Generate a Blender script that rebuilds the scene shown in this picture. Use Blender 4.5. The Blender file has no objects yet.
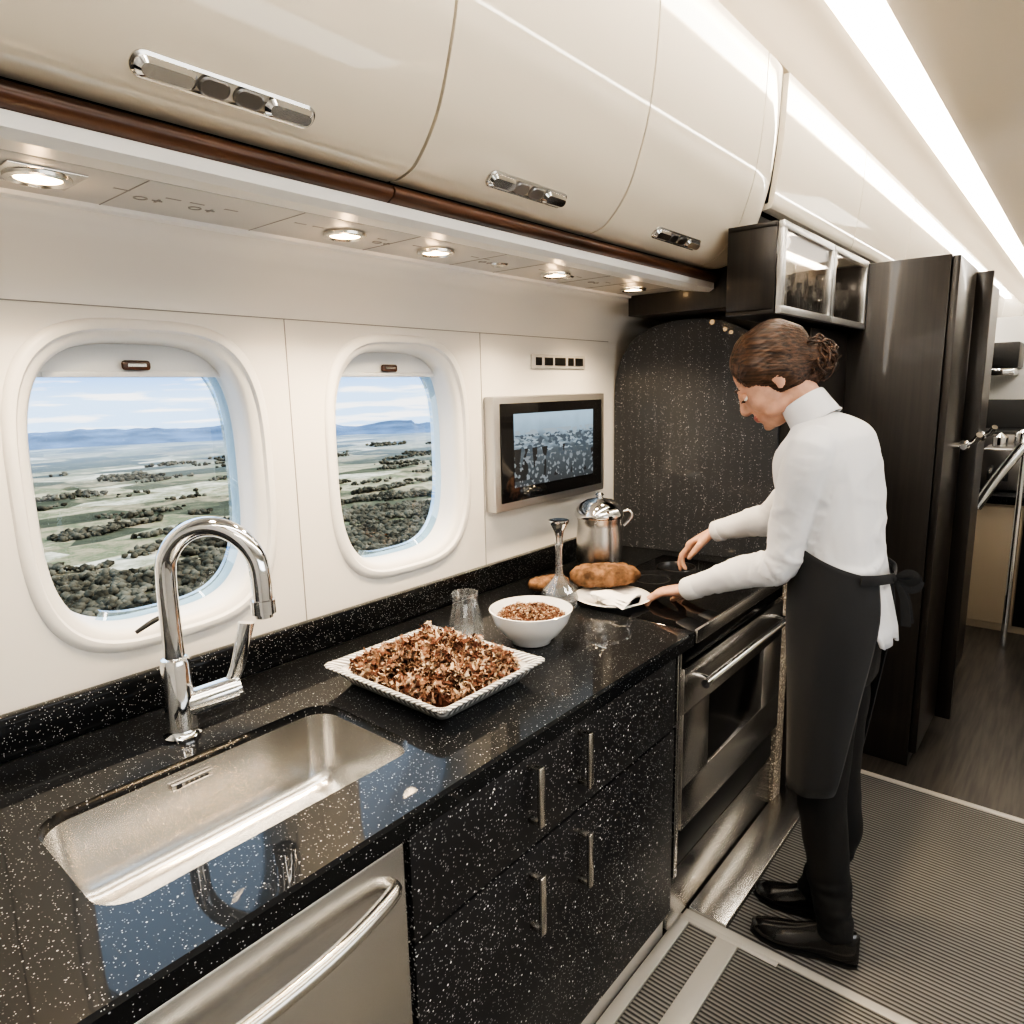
import bpy,bmesh,math,random
from mathutils import Vector,Matrix,noise
random.seed(3)
V=Vector
ORI={}
# ---------------------------------------------------------------- materials
def nodes(name):
    m=bpy.data.materials.new(name); m.use_nodes=True
    nt=m.node_tree; b=nt.nodes['Principled BSDF']; return m,nt,b
def mat(name,col,rough=.5,metal=0,coat=0,spec=.5,emit=0,ecol=None,bump=0,bscale=200,trans=0,sheen=0,var=0,vscale=5,sss=0,bdist=.003):
    m,nt,b=nodes(name)
    b.inputs['Base Color'].default_value=(*col,1); b.inputs['Roughness'].default_value=rough
    b.inputs['Metallic'].default_value=metal; b.inputs['Coat Weight'].default_value=coat
    b.inputs['Coat Roughness'].default_value=.03
    b.inputs['Specular IOR Level'].default_value=spec
    if trans: b.inputs['Transmission Weight'].default_value=trans
    if sheen: b.inputs['Sheen Weight'].default_value=sheen
    if sss:
        b.inputs['Subsurface Weight'].default_value=sss; b.inputs['Subsurface Radius'].default_value=(.01,.004,.002)
    if emit:
        b.inputs['Emission Color'].default_value=(*(ecol or col),1); b.inputs['Emission Strength'].default_value=emit
    tc=nt.nodes.new('ShaderNodeTexCoord')
    if bump:
        n=nt.nodes.new('ShaderNodeTexNoise'); n.inputs['Scale'].default_value=bscale; n.inputs['Detail'].default_value=3
        bp=nt.nodes.new('ShaderNodeBump'); bp.inputs['Strength'].default_value=bump; bp.inputs['Distance'].default_value=bdist
        nt.links.new(tc.outputs['Object'],n.inputs['Vector']); nt.links.new(n.outputs['Fac'],bp.inputs['Height']); nt.links.new(bp.outputs['Normal'],b.inputs['Normal'])
    if var:
        n=nt.nodes.new('ShaderNodeTexNoise'); n.inputs['Scale'].default_value=vscale; n.inputs['Detail'].default_value=4
        r=nt.nodes.new('ShaderNodeValToRGB'); r.color_ramp.elements[0].position=.35; r.color_ramp.elements[1].position=.65
        r.color_ramp.elements[0].color=(*[c*(1-var) for c in col],1); r.color_ramp.elements[1].color=(*[min(1,c*(1+var)) for c in col],1)
        nt.links.new(tc.outputs['Object'],n.inputs['Vector']); nt.links.new(n.outputs['Fac'],r.inputs['Fac']); nt.links.new(r.outputs['Color'],b.inputs['Base Color'])
    return m
def granite(name,base,speck,rough,coat,scales=((80,.17,.55),(190,.20,.6)),ior=1.5,spec=.5,power=1.6):
    m,nt,b=nodes(name); L=nt.links
    tc=nt.nodes.new('ShaderNodeTexCoord'); prev=None
    for sc,th,pr in scales:
        v=nt.nodes.new('ShaderNodeTexVoronoi'); v.inputs['Scale'].default_value=sc
        L.new(tc.outputs['Object'],v.inputs['Vector'])
        lt=nt.nodes.new('ShaderNodeMath'); lt.operation='LESS_THAN'; lt.inputs[1].default_value=th; L.new(v.outputs['Distance'],lt.inputs[0])
        sp=nt.nodes.new('ShaderNodeSeparateColor'); L.new(v.outputs['Color'],sp.inputs[0])
        gt=nt.nodes.new('ShaderNodeMath'); gt.operation='GREATER_THAN'; gt.inputs[1].default_value=pr; L.new(sp.outputs[0],gt.inputs[0])
        mu=nt.nodes.new('ShaderNodeMath'); mu.operation='MULTIPLY'; L.new(lt.outputs[0],mu.inputs[0]); L.new(gt.outputs[0],mu.inputs[1])
        pw=nt.nodes.new('ShaderNodeMath'); pw.operation='POWER'; pw.inputs[1].default_value=power; L.new(sp.outputs[1],pw.inputs[0])
        m2=nt.nodes.new('ShaderNodeMath'); m2.operation='MULTIPLY'; L.new(mu.outputs[0],m2.inputs[0]); L.new(pw.outputs[0],m2.inputs[1])
        if prev is None: prev=m2
        else:
            mx=nt.nodes.new('ShaderNodeMath'); mx.operation='MAXIMUM'; L.new(prev.outputs[0],mx.inputs[0]); L.new(m2.outputs[0],mx.inputs[1]); prev=mx
    mix=nt.nodes.new('ShaderNodeMix'); mix.data_type='RGBA'; mix.inputs[6].default_value=(*base,1); mix.inputs[7].default_value=(*speck,1)
    L.new(prev.outputs[0],mix.inputs[0]); L.new(mix.outputs[2],b.inputs['Base Color'])
    b.inputs['Roughness'].default_value=rough; b.inputs['Coat Weight'].default_value=coat; b.inputs['Coat Roughness'].default_value=.02; b.inputs['Coat IOR'].default_value=ior; b.inputs['Specular IOR Level'].default_value=spec
    return m
def brushed(name,col,rough,axis=0,metal=1,st=.12,sc=400):
    m,nt,b=nodes(name); L=nt.links
    tc=nt.nodes.new('ShaderNodeTexCoord'); mp=nt.nodes.new('ShaderNodeMapping')
    s=[sc,sc,sc]; s[axis]=3; mp.inputs['Scale'].default_value=s
    n=nt.nodes.new('ShaderNodeTexNoise'); n.inputs['Scale'].default_value=1; n.inputs['Detail'].default_value=2
    L.new(tc.outputs['Object'],mp.inputs[0]); L.new(mp.outputs[0],n.inputs['Vector'])
    bp=nt.nodes.new('ShaderNodeBump'); bp.inputs['Strength'].default_value=st; bp.inputs['Distance'].default_value=.001
    L.new(n.outputs['Fac'],bp.inputs['Height']); L.new(bp.outputs['Normal'],b.inputs['Normal'])
    b.inputs['Base Color'].default_value=(*col,1); b.inputs['Metallic'].default_value=metal; b.inputs['Roughness'].default_value=rough
    return m
def stripes(name,c1,c2,scale,axis,rough=.6,bump=.6):
    m,nt,b=nodes(name); L=nt.links
    tc=nt.nodes.new('ShaderNodeTexCoord'); w=nt.nodes.new('ShaderNodeTexWave'); w.bands_direction=['X','Y','Z','DIAGONAL'][axis]; w.inputs['Scale'].default_value=scale
    L.new(tc.outputs['Object'],w.inputs['Vector'])
    mix=nt.nodes.new('ShaderNodeMix'); mix.data_type='RGBA'; mix.inputs[6].default_value=(*c1,1); mix.inputs[7].default_value=(*c2,1)
    L.new(w.outputs['Fac'],mix.inputs[0]); L.new(mix.outputs[2],b.inputs['Base Color'])
    bp=nt.nodes.new('ShaderNodeBump'); bp.inputs['Strength'].default_value=bump; bp.inputs['Distance'].default_value=.003
    L.new(w.outputs['Fac'],bp.inputs['Height']); L.new(bp.outputs['Normal'],b.inputs['Normal'])
    b.inputs['Roughness'].default_value=rough; return m
def woodmat(name,c1,c2,sc,rough,coat,bump=0):
    m,nt,b=nodes(name); L=nt.links
    tc=nt.nodes.new('ShaderNodeTexCoord'); mp=nt.nodes.new('ShaderNodeMapping'); mp.inputs['Scale'].default_value=sc
    n=nt.nodes.new('ShaderNodeTexNoise'); n.inputs['Scale'].default_value=1; n.inputs['Detail'].default_value=6
    r=nt.nodes.new('ShaderNodeValToRGB'); r.color_ramp.elements[0].color=(*c1,1); r.color_ramp.elements[1].color=(*c2,1)
    r.color_ramp.elements[0].position=.35; r.color_ramp.elements[1].position=.65
    L.new(tc.outputs['Object'],mp.inputs[0]); L.new(mp.outputs[0],n.inputs['Vector']); L.new(n.outputs['Fac'],r.inputs['Fac']); L.new(r.outputs['Color'],b.inputs['Base Color'])
    if bump:
        bp=nt.nodes.new('ShaderNodeBump'); bp.inputs['Strength'].default_value=bump; bp.inputs['Distance'].default_value=.003
        L.new(n.outputs['Fac'],bp.inputs['Height']); L.new(bp.outputs['Normal'],b.inputs['Normal'])
    b.inputs['Roughness'].default_value=rough; b.inputs['Coat Weight'].default_value=coat; return m
def paneglass(name,tint=(1,1,1),refl=.06,k=.5,blend=.25,white=0,wc=(.85,.9,.95)):
    m=bpy.data.materials.new(name); m.use_nodes=True; nt=m.node_tree; nt.nodes.clear(); L=nt.links
    o=nt.nodes.new('ShaderNodeOutputMaterial'); t=nt.nodes.new('ShaderNodeBsdfTransparent'); t.inputs[0].default_value=(*tint,1)
    g=nt.nodes.new('ShaderNodeBsdfGlossy'); g.inputs['Roughness'].default_value=.02
    mx=nt.nodes.new('ShaderNodeMixShader'); lw=nt.nodes.new('ShaderNodeLayerWeight'); lw.inputs[0].default_value=blend
    mu=nt.nodes.new('ShaderNodeMath'); mu.operation='MULTIPLY_ADD'; mu.inputs[1].default_value=k; mu.inputs[2].default_value=refl
    L.new(lw.outputs['Fresnel'],mu.inputs[0]); L.new(mu.outputs[0],mx.inputs[0]); L.new(t.outputs[0],mx.inputs[1]); L.new(g.outputs[0],mx.inputs[2])
    out=mx.outputs[0]
    if white:
        df=nt.nodes.new('ShaderNodeBsdfDiffuse'); df.inputs[0].default_value=(*wc,1); m2=nt.nodes.new('ShaderNodeMixShader'); m2.inputs[0].default_value=white
        L.new(out,m2.inputs[1]); L.new(df.outputs[0],m2.inputs[2]); out=m2.outputs[0]
    L.new(out,o.inputs[0]); return m

M={}
M['wall']=mat('cabin_wall_white',(.74,.73,.705),.4,coat=.15)
M['cream']=mat('glossy_cream_lacquer',(.75,.68,.56),.5,coat=1,spec=.1)
M['ceil']=mat('ceiling_cream',(.84,.73,.575),.35,coat=.25)
M['white']=mat('white_plastic',(.76,.76,.75),.35)
M['greyp']=mat('light_grey_panel',(.50,.49,.475),.4)
M['shade']=mat('window_shade_white',(.64,.67,.70),.5)
M['seam']=mat('seam_grey',(.26,.255,.25),.6)
M['dark']=mat('black_gap',(.01,.01,.01),.6)
M['wood']=woodmat('dark_walnut_trim',(.030,.012,.007),(.14,.06,.032),(3,80,80),.35,.3)
M['gran']=granite('black_speckled_granite',(.005,.006,.008),(.62,.64,.67),.35,.75,ior=1.45,spec=.1,scales=((130,.17,.58),(270,.21,.50)),power=1.4)
M['gransplash']=granite('grey_black_speckled_granite',(.050,.054,.062),(.50,.52,.55),.40,.35,ior=1.5,spec=.2,scales=((110,.19,.5),(220,.24,.5)))
M['grandrawer']=granite('black_speckled_laminate',(.011,.011,.013),(1,1,1),.42,.03,scales=((90,.20,.42),(170,.26,.45)),power=.8)
M['goldspeck']=granite('glitter_speckled_panel',(.16,.13,.10),(.9,.8,.65),.4,.2,scales=((120,.45,.3),(260,.45,.3)))
M['steel']=brushed('brushed_steel',(.64,.63,.61),.27,0,st=.04,sc=250)
M['steelz']=brushed('brushed_steel_sink',(.64,.63,.61),.23,0,st=.015,sc=250)
M['steeld']=brushed('dark_brushed_steel',(.35,.34,.33),.3,0)
M['chrome']=mat('chrome',(.80,.81,.82),.06,1)
M['nickel']=mat('satin_nickel',(.68,.66,.62),.22,1)
M['silver']=mat('silver_frame',(.58,.58,.58),.32,.85)
M['blackg']=mat('black_glass',(.008,.008,.009),.08,coat=.3)
M['blackw']=mat('oven_window_glass',(.005,.005,.006),.16,spec=.35)
M['blackp']=mat('black_plastic',(.015,.015,.015),.4)
M['brown']=woodmat('dark_brown_panel',(.014,.011,.0095),(.022,.017,.0135),(90,90,3),.34,.15)
M['beige']=mat('beige_laminate',(.42,.35,.26),.4)
M['lining']=mat('cabinet_lining_taupe',(.50,.41,.32),.5)
M['mat']=stripes('ribbed_floor_mat',(.025,.024,.023),(.25,.243,.235),22,0,bump=.9)
M['grille']=stripes('ribbed_floor_insert',(.02,.02,.02),(.30,.29,.27),24,0)
M['floor']=woodmat('dark_streaked_floor',(.028,.025,.022),(.065,.056,.048),(4,60,4),.4,.05)
M['frame']=mat('light_floor_frame',(.55,.53,.49),.35,.3)
M['porc']=mat('white_porcelain',(.82,.82,.81),.12,coat=.6)
M['silverrim']=stripes('silvered_ribbed_rim',(.22,.22,.22),(.85,.85,.85),42,3,rough=.25,bump=.9)
M['glass']=paneglass('window_acrylic',(.98,.99,1),.01)
M['bluerim']=paneglass('blue_tinted_acrylic',(.60,.78,.90),.15,.5,.3,white=.25,wc=(.35,.55,.75))
M['tumbler']=paneglass('clear_crystal',(.975,.985,.99),.06,.55,.28,white=.04)
M['cglass']=paneglass('cabinet_glass',(.90,.88,.85),.04)
M['lamp']=mat('warm_lamp_lens',(1,.85,.6),.4,emit=24,ecol=(1,.70,.38))
M['strip']=mat('ceiling_light_diffuser',(1,1,1),.4,emit=20,ecol=(1,.955,.88))
M['skin']=mat('skin',(.56,.33,.24),.5,sss=.15,var=.10,vscale=40)
M['lip']=mat('lip',(.40,.15,.13),.4)
M['shirt']=mat('white_cotton_shirt',(.67,.68,.71),.75,sheen=.1)
M['apron']=mat('charcoal_apron_cloth',(.016,.017,.020),.85,bump=.3,bscale=900,sheen=.1)
M['trouser']=mat('black_trouser_cloth',(.007,.007,.008),.8,bump=.2,bscale=900)
M['shoe']=mat('black_polished_leather',(.010,.009,.009),.18,coat=.5)
M['hair']=woodmat('brown_hair',(.014,.007,.005),(.11,.055,.030),(110,14,170),.45,.05,bump=.9)
M['eye']=mat('eye_white',(.8,.78,.75),.2); M['iris']=mat('eye_iris_brown',(.05,.02,.01),.2)
M['f1']=mat('shredded_dark_leaf',(.13,.058,.040),.85,spec=.15); M['f2']=mat('shredded_brown_meat',(.26,.155,.105),.85,spec=.15); M['f3']=mat('shredded_tan_flake',(.50,.39,.29),.85,spec=.15)
M['bread']=mat('golden_brown_crust',(.175,.10,.058),.85,spec=.2,bump=1,bscale=110,var=.5,vscale=35)
M['napkin']=mat('white_napkin',(.80,.80,.79),.9,bump=.2,bscale=400)
M['bottle']=mat('dark_bottle_glass',(.02,.012,.01),.08,coat=.6)

# ---------------------------------------------------------------- mesh helpers
def obj(name,bm,mats,parent=None,label=None,cat=None,group=None,kind=None,origin=None,ang=.6,recalc=True):
    if recalc: bmesh.ops.recalc_face_normals(bm,faces=bm.faces[:])
    for f in bm.faces: f.smooth=True
    if ang<3:
        for e in bm.edges:
            if len(e.link_faces)==2: e.smooth = e.calc_face_angle(0)<ang
    if not isinstance(mats,(list,tuple)): mats=[mats]
    if origin is None:
        xs=[v.co.x for v in bm.verts]; ys=[v.co.y for v in bm.verts]; zs=[v.co.z for v in bm.verts]
        origin=V(((min(xs)+max(xs))/2,(min(ys)+max(ys))/2,min(zs)))
    else: origin=V(origin)
    bmesh.ops.translate(bm,verts=bm.verts[:],vec=-origin)
    me=bpy.data.meshes.new(name); bm.to_mesh(me); bm.free()
    for m in mats: me.materials.append(M[m] if isinstance(m,str) else m)
    o=bpy.data.objects.new(name,me); bpy.context.collection.objects.link(o)
    ORI[o.name]=origin
    if parent is not None: o.parent=parent; o.location=origin-ORI[parent.name]
    else: o.location=origin
    tag(o,label,cat,group,kind); return o
def tag(o,label=None,cat=None,group=None,kind=None):
    if label: o['label']=label
    if cat: o['category']=cat
    if group: o['group']=group
    if kind: o['kind']=kind
def empty(name,loc,label,cat,group=None):
    o=bpy.data.objects.new(name,None); o.empty_display_size=.05; bpy.context.collection.objects.link(o); o.location=loc; ORI[o.name]=V(loc); tag(o,label,cat,group); return o
def merge(bm,b2,mi=0):
    for f in b2.faces: f.material_index=mi
    me=bpy.data.meshes.new('t'); b2.to_mesh(me); b2.free(); bm.from_mesh(me); bpy.data.meshes.remove(me)
def abox(bm,x0,x1,y0,y1,z0,z1,bev=.002,mi=0,seg=2,rot=None):
    b=bmesh.new(); bmesh.ops.create_cube(b,size=1)
    for v in b.verts: v.co=V(((x0+x1)/2+v.co.x*(x1-x0),(y0+y1)/2+v.co.y*(y1-y0),(z0+z1)/2+v.co.z*(z1-z0)))
    if bev: bmesh.ops.bevel(b,geom=b.edges[:],offset=bev,segments=seg,affect='EDGES',profile=.5)
    merge(bm,b,mi)
def box(name,d,m,bev=.002,**k):
    bm=bmesh.new(); abox(bm,*d,bev=bev); return obj(name,bm,m,**k)
def catmull(pts,n=6):
    pts=[V(p) for p in pts]; out=[]
    P=[pts[0]*2-pts[1]]+pts+[pts[-1]*2-pts[-2]]
    for i in range(1,len(P)-2):
        for k in range(n):
            t=k/n; a,b,c,d=P[i-1],P[i],P[i+1],P[i+2]
            out.append(.5*((2*b)+(-a+c)*t+(2*a-5*b+4*c-d)*t*t+(-a+3*b-3*c+d)*t*t*t))
    out.append(pts[-1]); return out
def loftrings(bm,rings,cap=True,closed=True,mi=0):
    vs=[[bm.verts.new(p) for p in r] for r in rings]; n=len(vs[0])
    for a,b in zip(vs,vs[1:]):
        for i in range(n if closed else n-1):
            f=bm.faces.new((a[i],a[(i+1)%n],b[(i+1)%n],b[i])); f.material_index=mi
    if cap and closed:
        f=bm.faces.new(vs[0][::-1]); f.material_index=mi; f=bm.faces.new(vs[-1]); f.material_index=mi
    return vs
def tube(bm,pts,rads,seg=12,hint=(0,0,1),asp=1.0,n=0,mi=0,rcap=False):
    R=[V((r,r*asp,0)) if not isinstance(r,(tuple,list)) else V((r[0],r[1],0)) for r in (rads if isinstance(rads,(list,tuple)) else [rads]*len(pts))]
    if n: pts=catmull(pts,n); R=catmull(R,n)
    pts=[V(p) for p in pts]; rings=[]; h=V(hint)
    T=[]
    for i in range(len(pts)):
        a=pts[max(0,i-1)]; b=pts[min(len(pts)-1,i+1)]; T.append((b-a).normalized())
    if rcap:
        p0=pts[0]-T[0]*R[0].x*.6; p1=pts[-1]+T[-1]*R[-1].x*.6
        pts=[p0]+pts+[p1]; T=[T[0]]+T+[T[-1]]; R=[R[0]*.55]+R+[R[-1]*.55]
    for p,t,r in zip(pts,T,R):
        s=t.cross(h)
        if s.length<1e-3: s=t.cross(V((1,0,0)))
        s.normalize(); u=s.cross(t).normalized()
        h=u
        rings.append([p+s*(r.x*math.cos(2*math.pi*k/seg))+u*(r.y*math.sin(2*math.pi*k/seg)) for k in range(seg)])
    loftrings(bm,rings,mi=mi)
def lathe(bm,prof,cx,cy,z0=0,seg=40,mi=0,cap=False):
    rings=[[V((cx+r*math.cos(2*math.pi*k/seg),cy+r*math.sin(2*math.pi*k/seg),z0+z)) for k in range(seg)] for r,z in prof]
    loftrings(bm,rings,cap=cap,mi=mi)
def ell(bm,c,r,M3=None,mi=0,seg=20):
    b=bmesh.new(); bmesh.ops.create_uvsphere(b,u_segments=seg,v_segments=seg//2+2,radius=1)
    for v in b.verts:
        p=V((v.co.x*r[0],v.co.y*r[1],v.co.z*r[2]))
        if M3: p=M3@p
        v.co=V(c)+p
    merge(bm,b,mi)
def extr(bm,poly,x0,x1,mi=0,bev=0):
    b=bmesh.new()
    a=[b.verts.new((x0,y,z)) for y,z in poly]; c=[b.verts.new((x1,y,z)) for y,z in poly]; n=len(poly)
    for i in range(n): b.faces.new((a[i],a[(i+1)%n],c[(i+1)%n],c[i]))
    b.faces.new(a[::-1]); b.faces.new(c)
    if bev:
        ed=[e for e in b.edges if len(e.link_faces)==2 and e.calc_face_angle(0)>.9]
        bmesh.ops.bevel(b,geom=ed,offset=bev,segments=2,affect='EDGES')
    merge(bm,b,mi)
def sheet(bm,poly,x0,x1,mi=0):
    a=[bm.verts.new((x0,y,z)) for y,z in poly]; c=[bm.verts.new((x1,y,z)) for y,z in poly]
    for i in range(len(poly)-1):
        f=bm.faces.new((a[i],a[i+1],c[i+1],c[i])); f.material_index=mi
def sup(hw,hh,n=3.4,N=72):
    o=[]
    for k in range(N):
        t=2*math.pi*k/N; c,s=math.cos(t),math.sin(t)
        o.append((hw*math.copysign(abs(c)**(2/n),c),hh*math.copysign(abs(s)**(2/n),s)))
    return o
def recthole(cx,cy,x0,x1,y0,y1,outl):
    out=[]
    for px,py in outl:
        tx=((x1-cx) if px>0 else (x0-cx))/px if abs(px)>1e-9 else 1e9
        ty=((y1-cy) if py>0 else (y0-cy))/py if abs(py)>1e-9 else 1e9
        t=min(tx,ty); out.append([cx+px*t,cy+py*t])
    for X in (x0,x1):
        for Y in (y0,y1):
            i=min(range(len(out)),key=lambda i:(out[i][0]-X)**2+(out[i][1]-Y)**2); out[i]=[X,Y]
    return out
def remesh(o,vox,sm=3,fac=.5):
    m=o.modifiers.new('r','REMESH'); m.mode='VOXEL'; m.voxel_size=vox; m.use_smooth_shade=True
    if sm:
        s=o.modifiers.new('s','SMOOTH'); s.iterations=sm; s.factor=fac
    bpy.context.view_layer.update(); dg=bpy.context.evaluated_depsgraph_get()
    me=bpy.data.meshes.new_from_object(o.evaluated_get(dg)); o.modifiers.clear()
    mats=[x for x in o.data.materials]; old=o.data; o.data=me
    if not me.materials:
        for x in mats: me.materials.append(x)
    me.polygons.foreach_set('use_smooth',[True]*len(me.polygons)); bpy.data.meshes.remove(old)
    return o
S='structure'
# ---------------------------------------------------------------- room shell
XB,XE=-1.3,11.5
box('floor',(XB,XE,-1.6,1.6,-.08,0),'floor',bev=0,kind=S)
WC=[(.612,1.365),(1.285,1.365)]
YW=1.47
bm=bmesh.new()
def quad(bm,pts):
    bm.faces.new([bm.verts.new(p) for p in pts])
quad(bm,[(XB,YW,0),(2.6,YW,0),(2.6,YW,.90),(XB,YW,.90)])
quad(bm,[(XB,YW,.9),(.26,YW,.9),(.26,YW,1.72),(XB,YW,1.72)])
quad(bm,[(1.61,YW,.9),(2.6,YW,.9),(2.6,YW,1.72),(1.61,YW,1.72)])
quad(bm,[(2.6,YW,0),(XE,YW,0),(XE,YW,1.72),(2.6,YW,1.72)])
for (cx,cz),(x0,x1) in zip(WC,((.26,.93),(.93,1.61))):
    o=sup(.25,.325); r=recthole(cx,cz,x0,x1,.9,1.72,o)
    a=[bm.verts.new((cx+p[0],YW,cz+p[1])) for p in o]; b=[bm.verts.new((p[0],YW,p[1])) for p in r]
    for i in range(len(a)): bm.faces.new((a[i],a[(i+1)%72],b[(i+1)%72],b[i]))
sheet(bm,[(YW,1.72),(1.466,1.75),(1.452,1.79),(1.425,1.83),(1.39,1.852),(1.345,1.862),(1.345,2.6)],XB,XE)
obj('wall_left',bm,'wall',kind=S,ang=.5,recalc=False)
bm=bmesh.new(); sheet(bm,[(-.8,2.46),(-.82,2.2),(-1.0,1.95),(-1.35,1.86),(-1.47,1.7),(-1.47,0)],XB,XE); obj('wall_right',bm,'wall',kind=S)
bm=bmesh.new(); quad(bm,[(XB,-1.6,0),(XB,1.6,0),(XB,1.6,2.8),(XB,-1.6,2.8)]); obj('wall_back',bm,'wall',kind=S)
bm=bmesh.new(); quad(bm,[(XE-.1,-1.6,0),(XE-.1,1.6,0),(XE-.1,1.6,2.8),(XE-.1,-1.6,2.8)]); obj('wall_front',bm,'wall',kind=S)
box('wall_partition',(6.50,6.54,.15,1.34,0,2.0),'wall',bev=.003,kind=S)
bm=bmesh.new()
cp=[(1.5,2.475),(.80,2.475),(.775,2.50),(.745,2.535),(.70,2.56),(.665,2.57),(.66,2.60),(.545,2.60),(.54,2.572),(.45,2.585),(.3,2.61),(.1,2.625)]
cp=cp+[(-y,z) for y,z in cp[::-1]]
sheet(bm,cp,XB,XE); obj('ceiling',bm,'ceil',kind=S,ang=.5)
bm=bmesh.new(); quad(bm,[(XB,-1.7,2.75),(XE,-1.7,2.75),(XE,1.7,2.75),(XB,1.7,2.75)]); obj('ceiling_outer',bm,'dark',kind=S)
for s in (1,-1):
    a,b=sorted((s*.565,s*.635))
    box('ceiling_light',(XB+.05,XE-.15,a,b,2.560,2.577),'strip',bev=0,label='long white linear ceiling light strip set in the ceiling cove',cat='ceiling light',group='ceiling light strips')
k=1
for x in (.26,.932,1.61):
    box('trim_%d'%k,(x-.001,x+.001,YW-.0012,YW-.0002,.98,1.72),'seam',bev=0,kind=S); k+=1
box('trim_%d'%k,(XB,2.35,YW-.0015,YW-.0002,1.719,1.721),'seam',bev=0,kind=S); k+=1
# windows
for wi,(cx,cz) in enumerate(WC):
    bm=bmesh.new()
    prof=[(.262,.335,1.4695,3.4),(.259,.332,1.464,3.4),(.250,.323,1.4605,3.4),(.242,.315,1.461,3.4),(.238,.311,1.470,3.4),(.226,.301,1.474,3.4),(.219,.295,1.484,3.4),(.216,.292,1.50,3.4),(.212,.288,1.585,3.4)]
    rings=[[V((cx+p[0],y,cz+p[1])) for p in sup(hw,hh,n)] for hw,hh,y,n in prof]
    loftrings(bm,rings,cap=False)
    w=obj('window_%d'%(wi+1),bm,'white',kind=S,ang=.7)
    bm=bmesh.new(); o=sup(.214,.290,3.4)
    f=bm.faces.new([bm.verts.new((cx+p[0],1.575,cz+p[1])) for p in o]); obj('pane',bm,'glass',parent=w)
    bm=bmesh.new(); oo=sup(.2125,.288,3.4,144); oi=sup(.197,.275,3.2,144); idx=[i%144 for i in range(-46,34)]
    loftrings(bm,[[V((cx+oo[i][0],1.548,cz+oo[i][1])) for i in idx],[V((cx+oi[i][0],1.556,cz+oi[i][1])) for i in idx],[V((cx+oi[i][0]+.002,1.572,cz+oi[i][1])) for i in idx]],cap=False,closed=False)
    obj('pane_edge',bm,'bluerim',parent=w,ang=.4)
    bm=bmesh.new(); zb=1.588; pts=[(p[0],p[1]+cz) for p in sup(.2145,.290,3.4,144) if p[1]+cz>zb]
    pts.sort(key=lambda p:-p[0]); hwid=max(p[0] for p in pts)
    poly=[(hwid+.001,zb)]+pts+[(-hwid-.001,zb)]
    a=[bm.verts.new((cx+p[0],1.530,p[1])) for p in poly]; b=[bm.verts.new((cx+p[0],1.540,p[1])) for p in poly]
    bm.faces.new(a); bm.faces.new(b[::-1])
    for i in range(len(a)): bm.faces.new((a[i],b[i],b[(i+1)%len(a)],a[(i+1)%len(a)]))
    abox(bm,cx-.17,cx+.17,1.522,1.531,zb,zb+.012,.003)
    sh=obj('window_shade',bm,'shade',parent=w,label='partly lowered white sliding shade',ang=.5)
    bm=bmesh.new(); abox(bm,cx-.028,cx+.028,1.514,1.524,zb+.014,zb+.034,.006); abox(bm,cx-.018,cx+.018,1.5125,1.5145,zb+.021,zb+.027,0,mi=1)
    obj('shade_pull',bm,['wood','nickel'],parent=w)
    if wi==0:
        bm=bmesh.new(); tube(bm,[(.520,1.440,1.078),(.555,1.436,1.094),(.592,1.442,1.100)],[.004,.0055,.004],10,n=4); tube(bm,[(.590,1.442,1.100),(.597,1.470,1.098)],.004,10); obj('lever',bm,'blackp',parent=w,ang=1)
# ---------------------------------------------------------------- floor mats
box('floor_mat',(1.70,2.80,-1.35,.655,.0,.008),'mat',bev=.002,label='large grey ribbed rubber mat lying in the aisle',cat='floor mat')
bm=bmesh.new()
for d in ((2.80,2.825,-1.4,.655,0,.012),(1.672,1.70,-1.4,.78,0,.010),(1.0,1.672,.605,.665,0,.010),(.2,1.672,.75,.785,0,.010),(1.655,1.672,.5,.785,0,.0105)):
    abox(bm,*d,bev=.001)
obj('trim_%d'%k,bm,'frame',kind=S); k+=1
box('floor_insert',(.2,1.655,.667,.748,0,.007),'grille',bev=.001,label='narrow ribbed black floor insert along the cabinet base',cat='floor mat',group='ribbed floor inserts')
box('floor_insert',(.2,1.670,-1.3,.603,0,.007),'grille',bev=.001,label='wide ribbed black floor insert in the aisle',cat='floor mat',group='ribbed floor inserts')
box('floor_plate',(1.70,2.97,.657,.775,0,.018),'steel',bev=.004,label='polished stainless steel floor plate in front of the oven',cat='floor plate')
# ---------------------------------------------------------------- countertop with sink
SX0,SX1,SY0,SY1=.245,.785,.895,1.20
CZ0,CZ1=.862,.90
bm=bmesh.new()
scx,scy=(SX0+SX1)/2,(SY0+SY1)/2; shw,shh=(SX1-SX0)/2,(SY1-SY0)/2
def rrect(hw,hh,r,N=72):
    o=[];n=N//4
    for q,(sx,sy) in enumerate(((1,1),(-1,1),(-1,-1),(1,-1))):
        for i in range(n):
            a=math.pi/2*q+math.pi/2*i/(n-1); o.append((sx*(hw-r)+r*math.cos(a),sy*(hh-r)+r*math.sin(a)))
    return o
ol=rrect(shw,shh,.055); ro=recthole(scx,scy,-.9,1.615,.752,1.445,ol)
def ringv(pts,z,cx=0,cy=0): return [V((cx+p[0],cy+p[1],z)) for p in pts]
def shrink(pts,d): return [(max(-.9+d,min(1.615,p[0])),max(.752+d,min(1.445,p[1]))) for p in pts]
loftrings(bm,[ringv(ro,CZ0),ringv(ro,CZ1-.006),ringv(shrink(ro,.005),CZ1),ringv(ol,CZ1,scx,scy),ringv(ol,CZ0,scx,scy),ringv(ro,CZ0)],cap=False)
bmesh.ops.remove_doubles(bm,verts=bm.verts[:],dist=1e-5)
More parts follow.
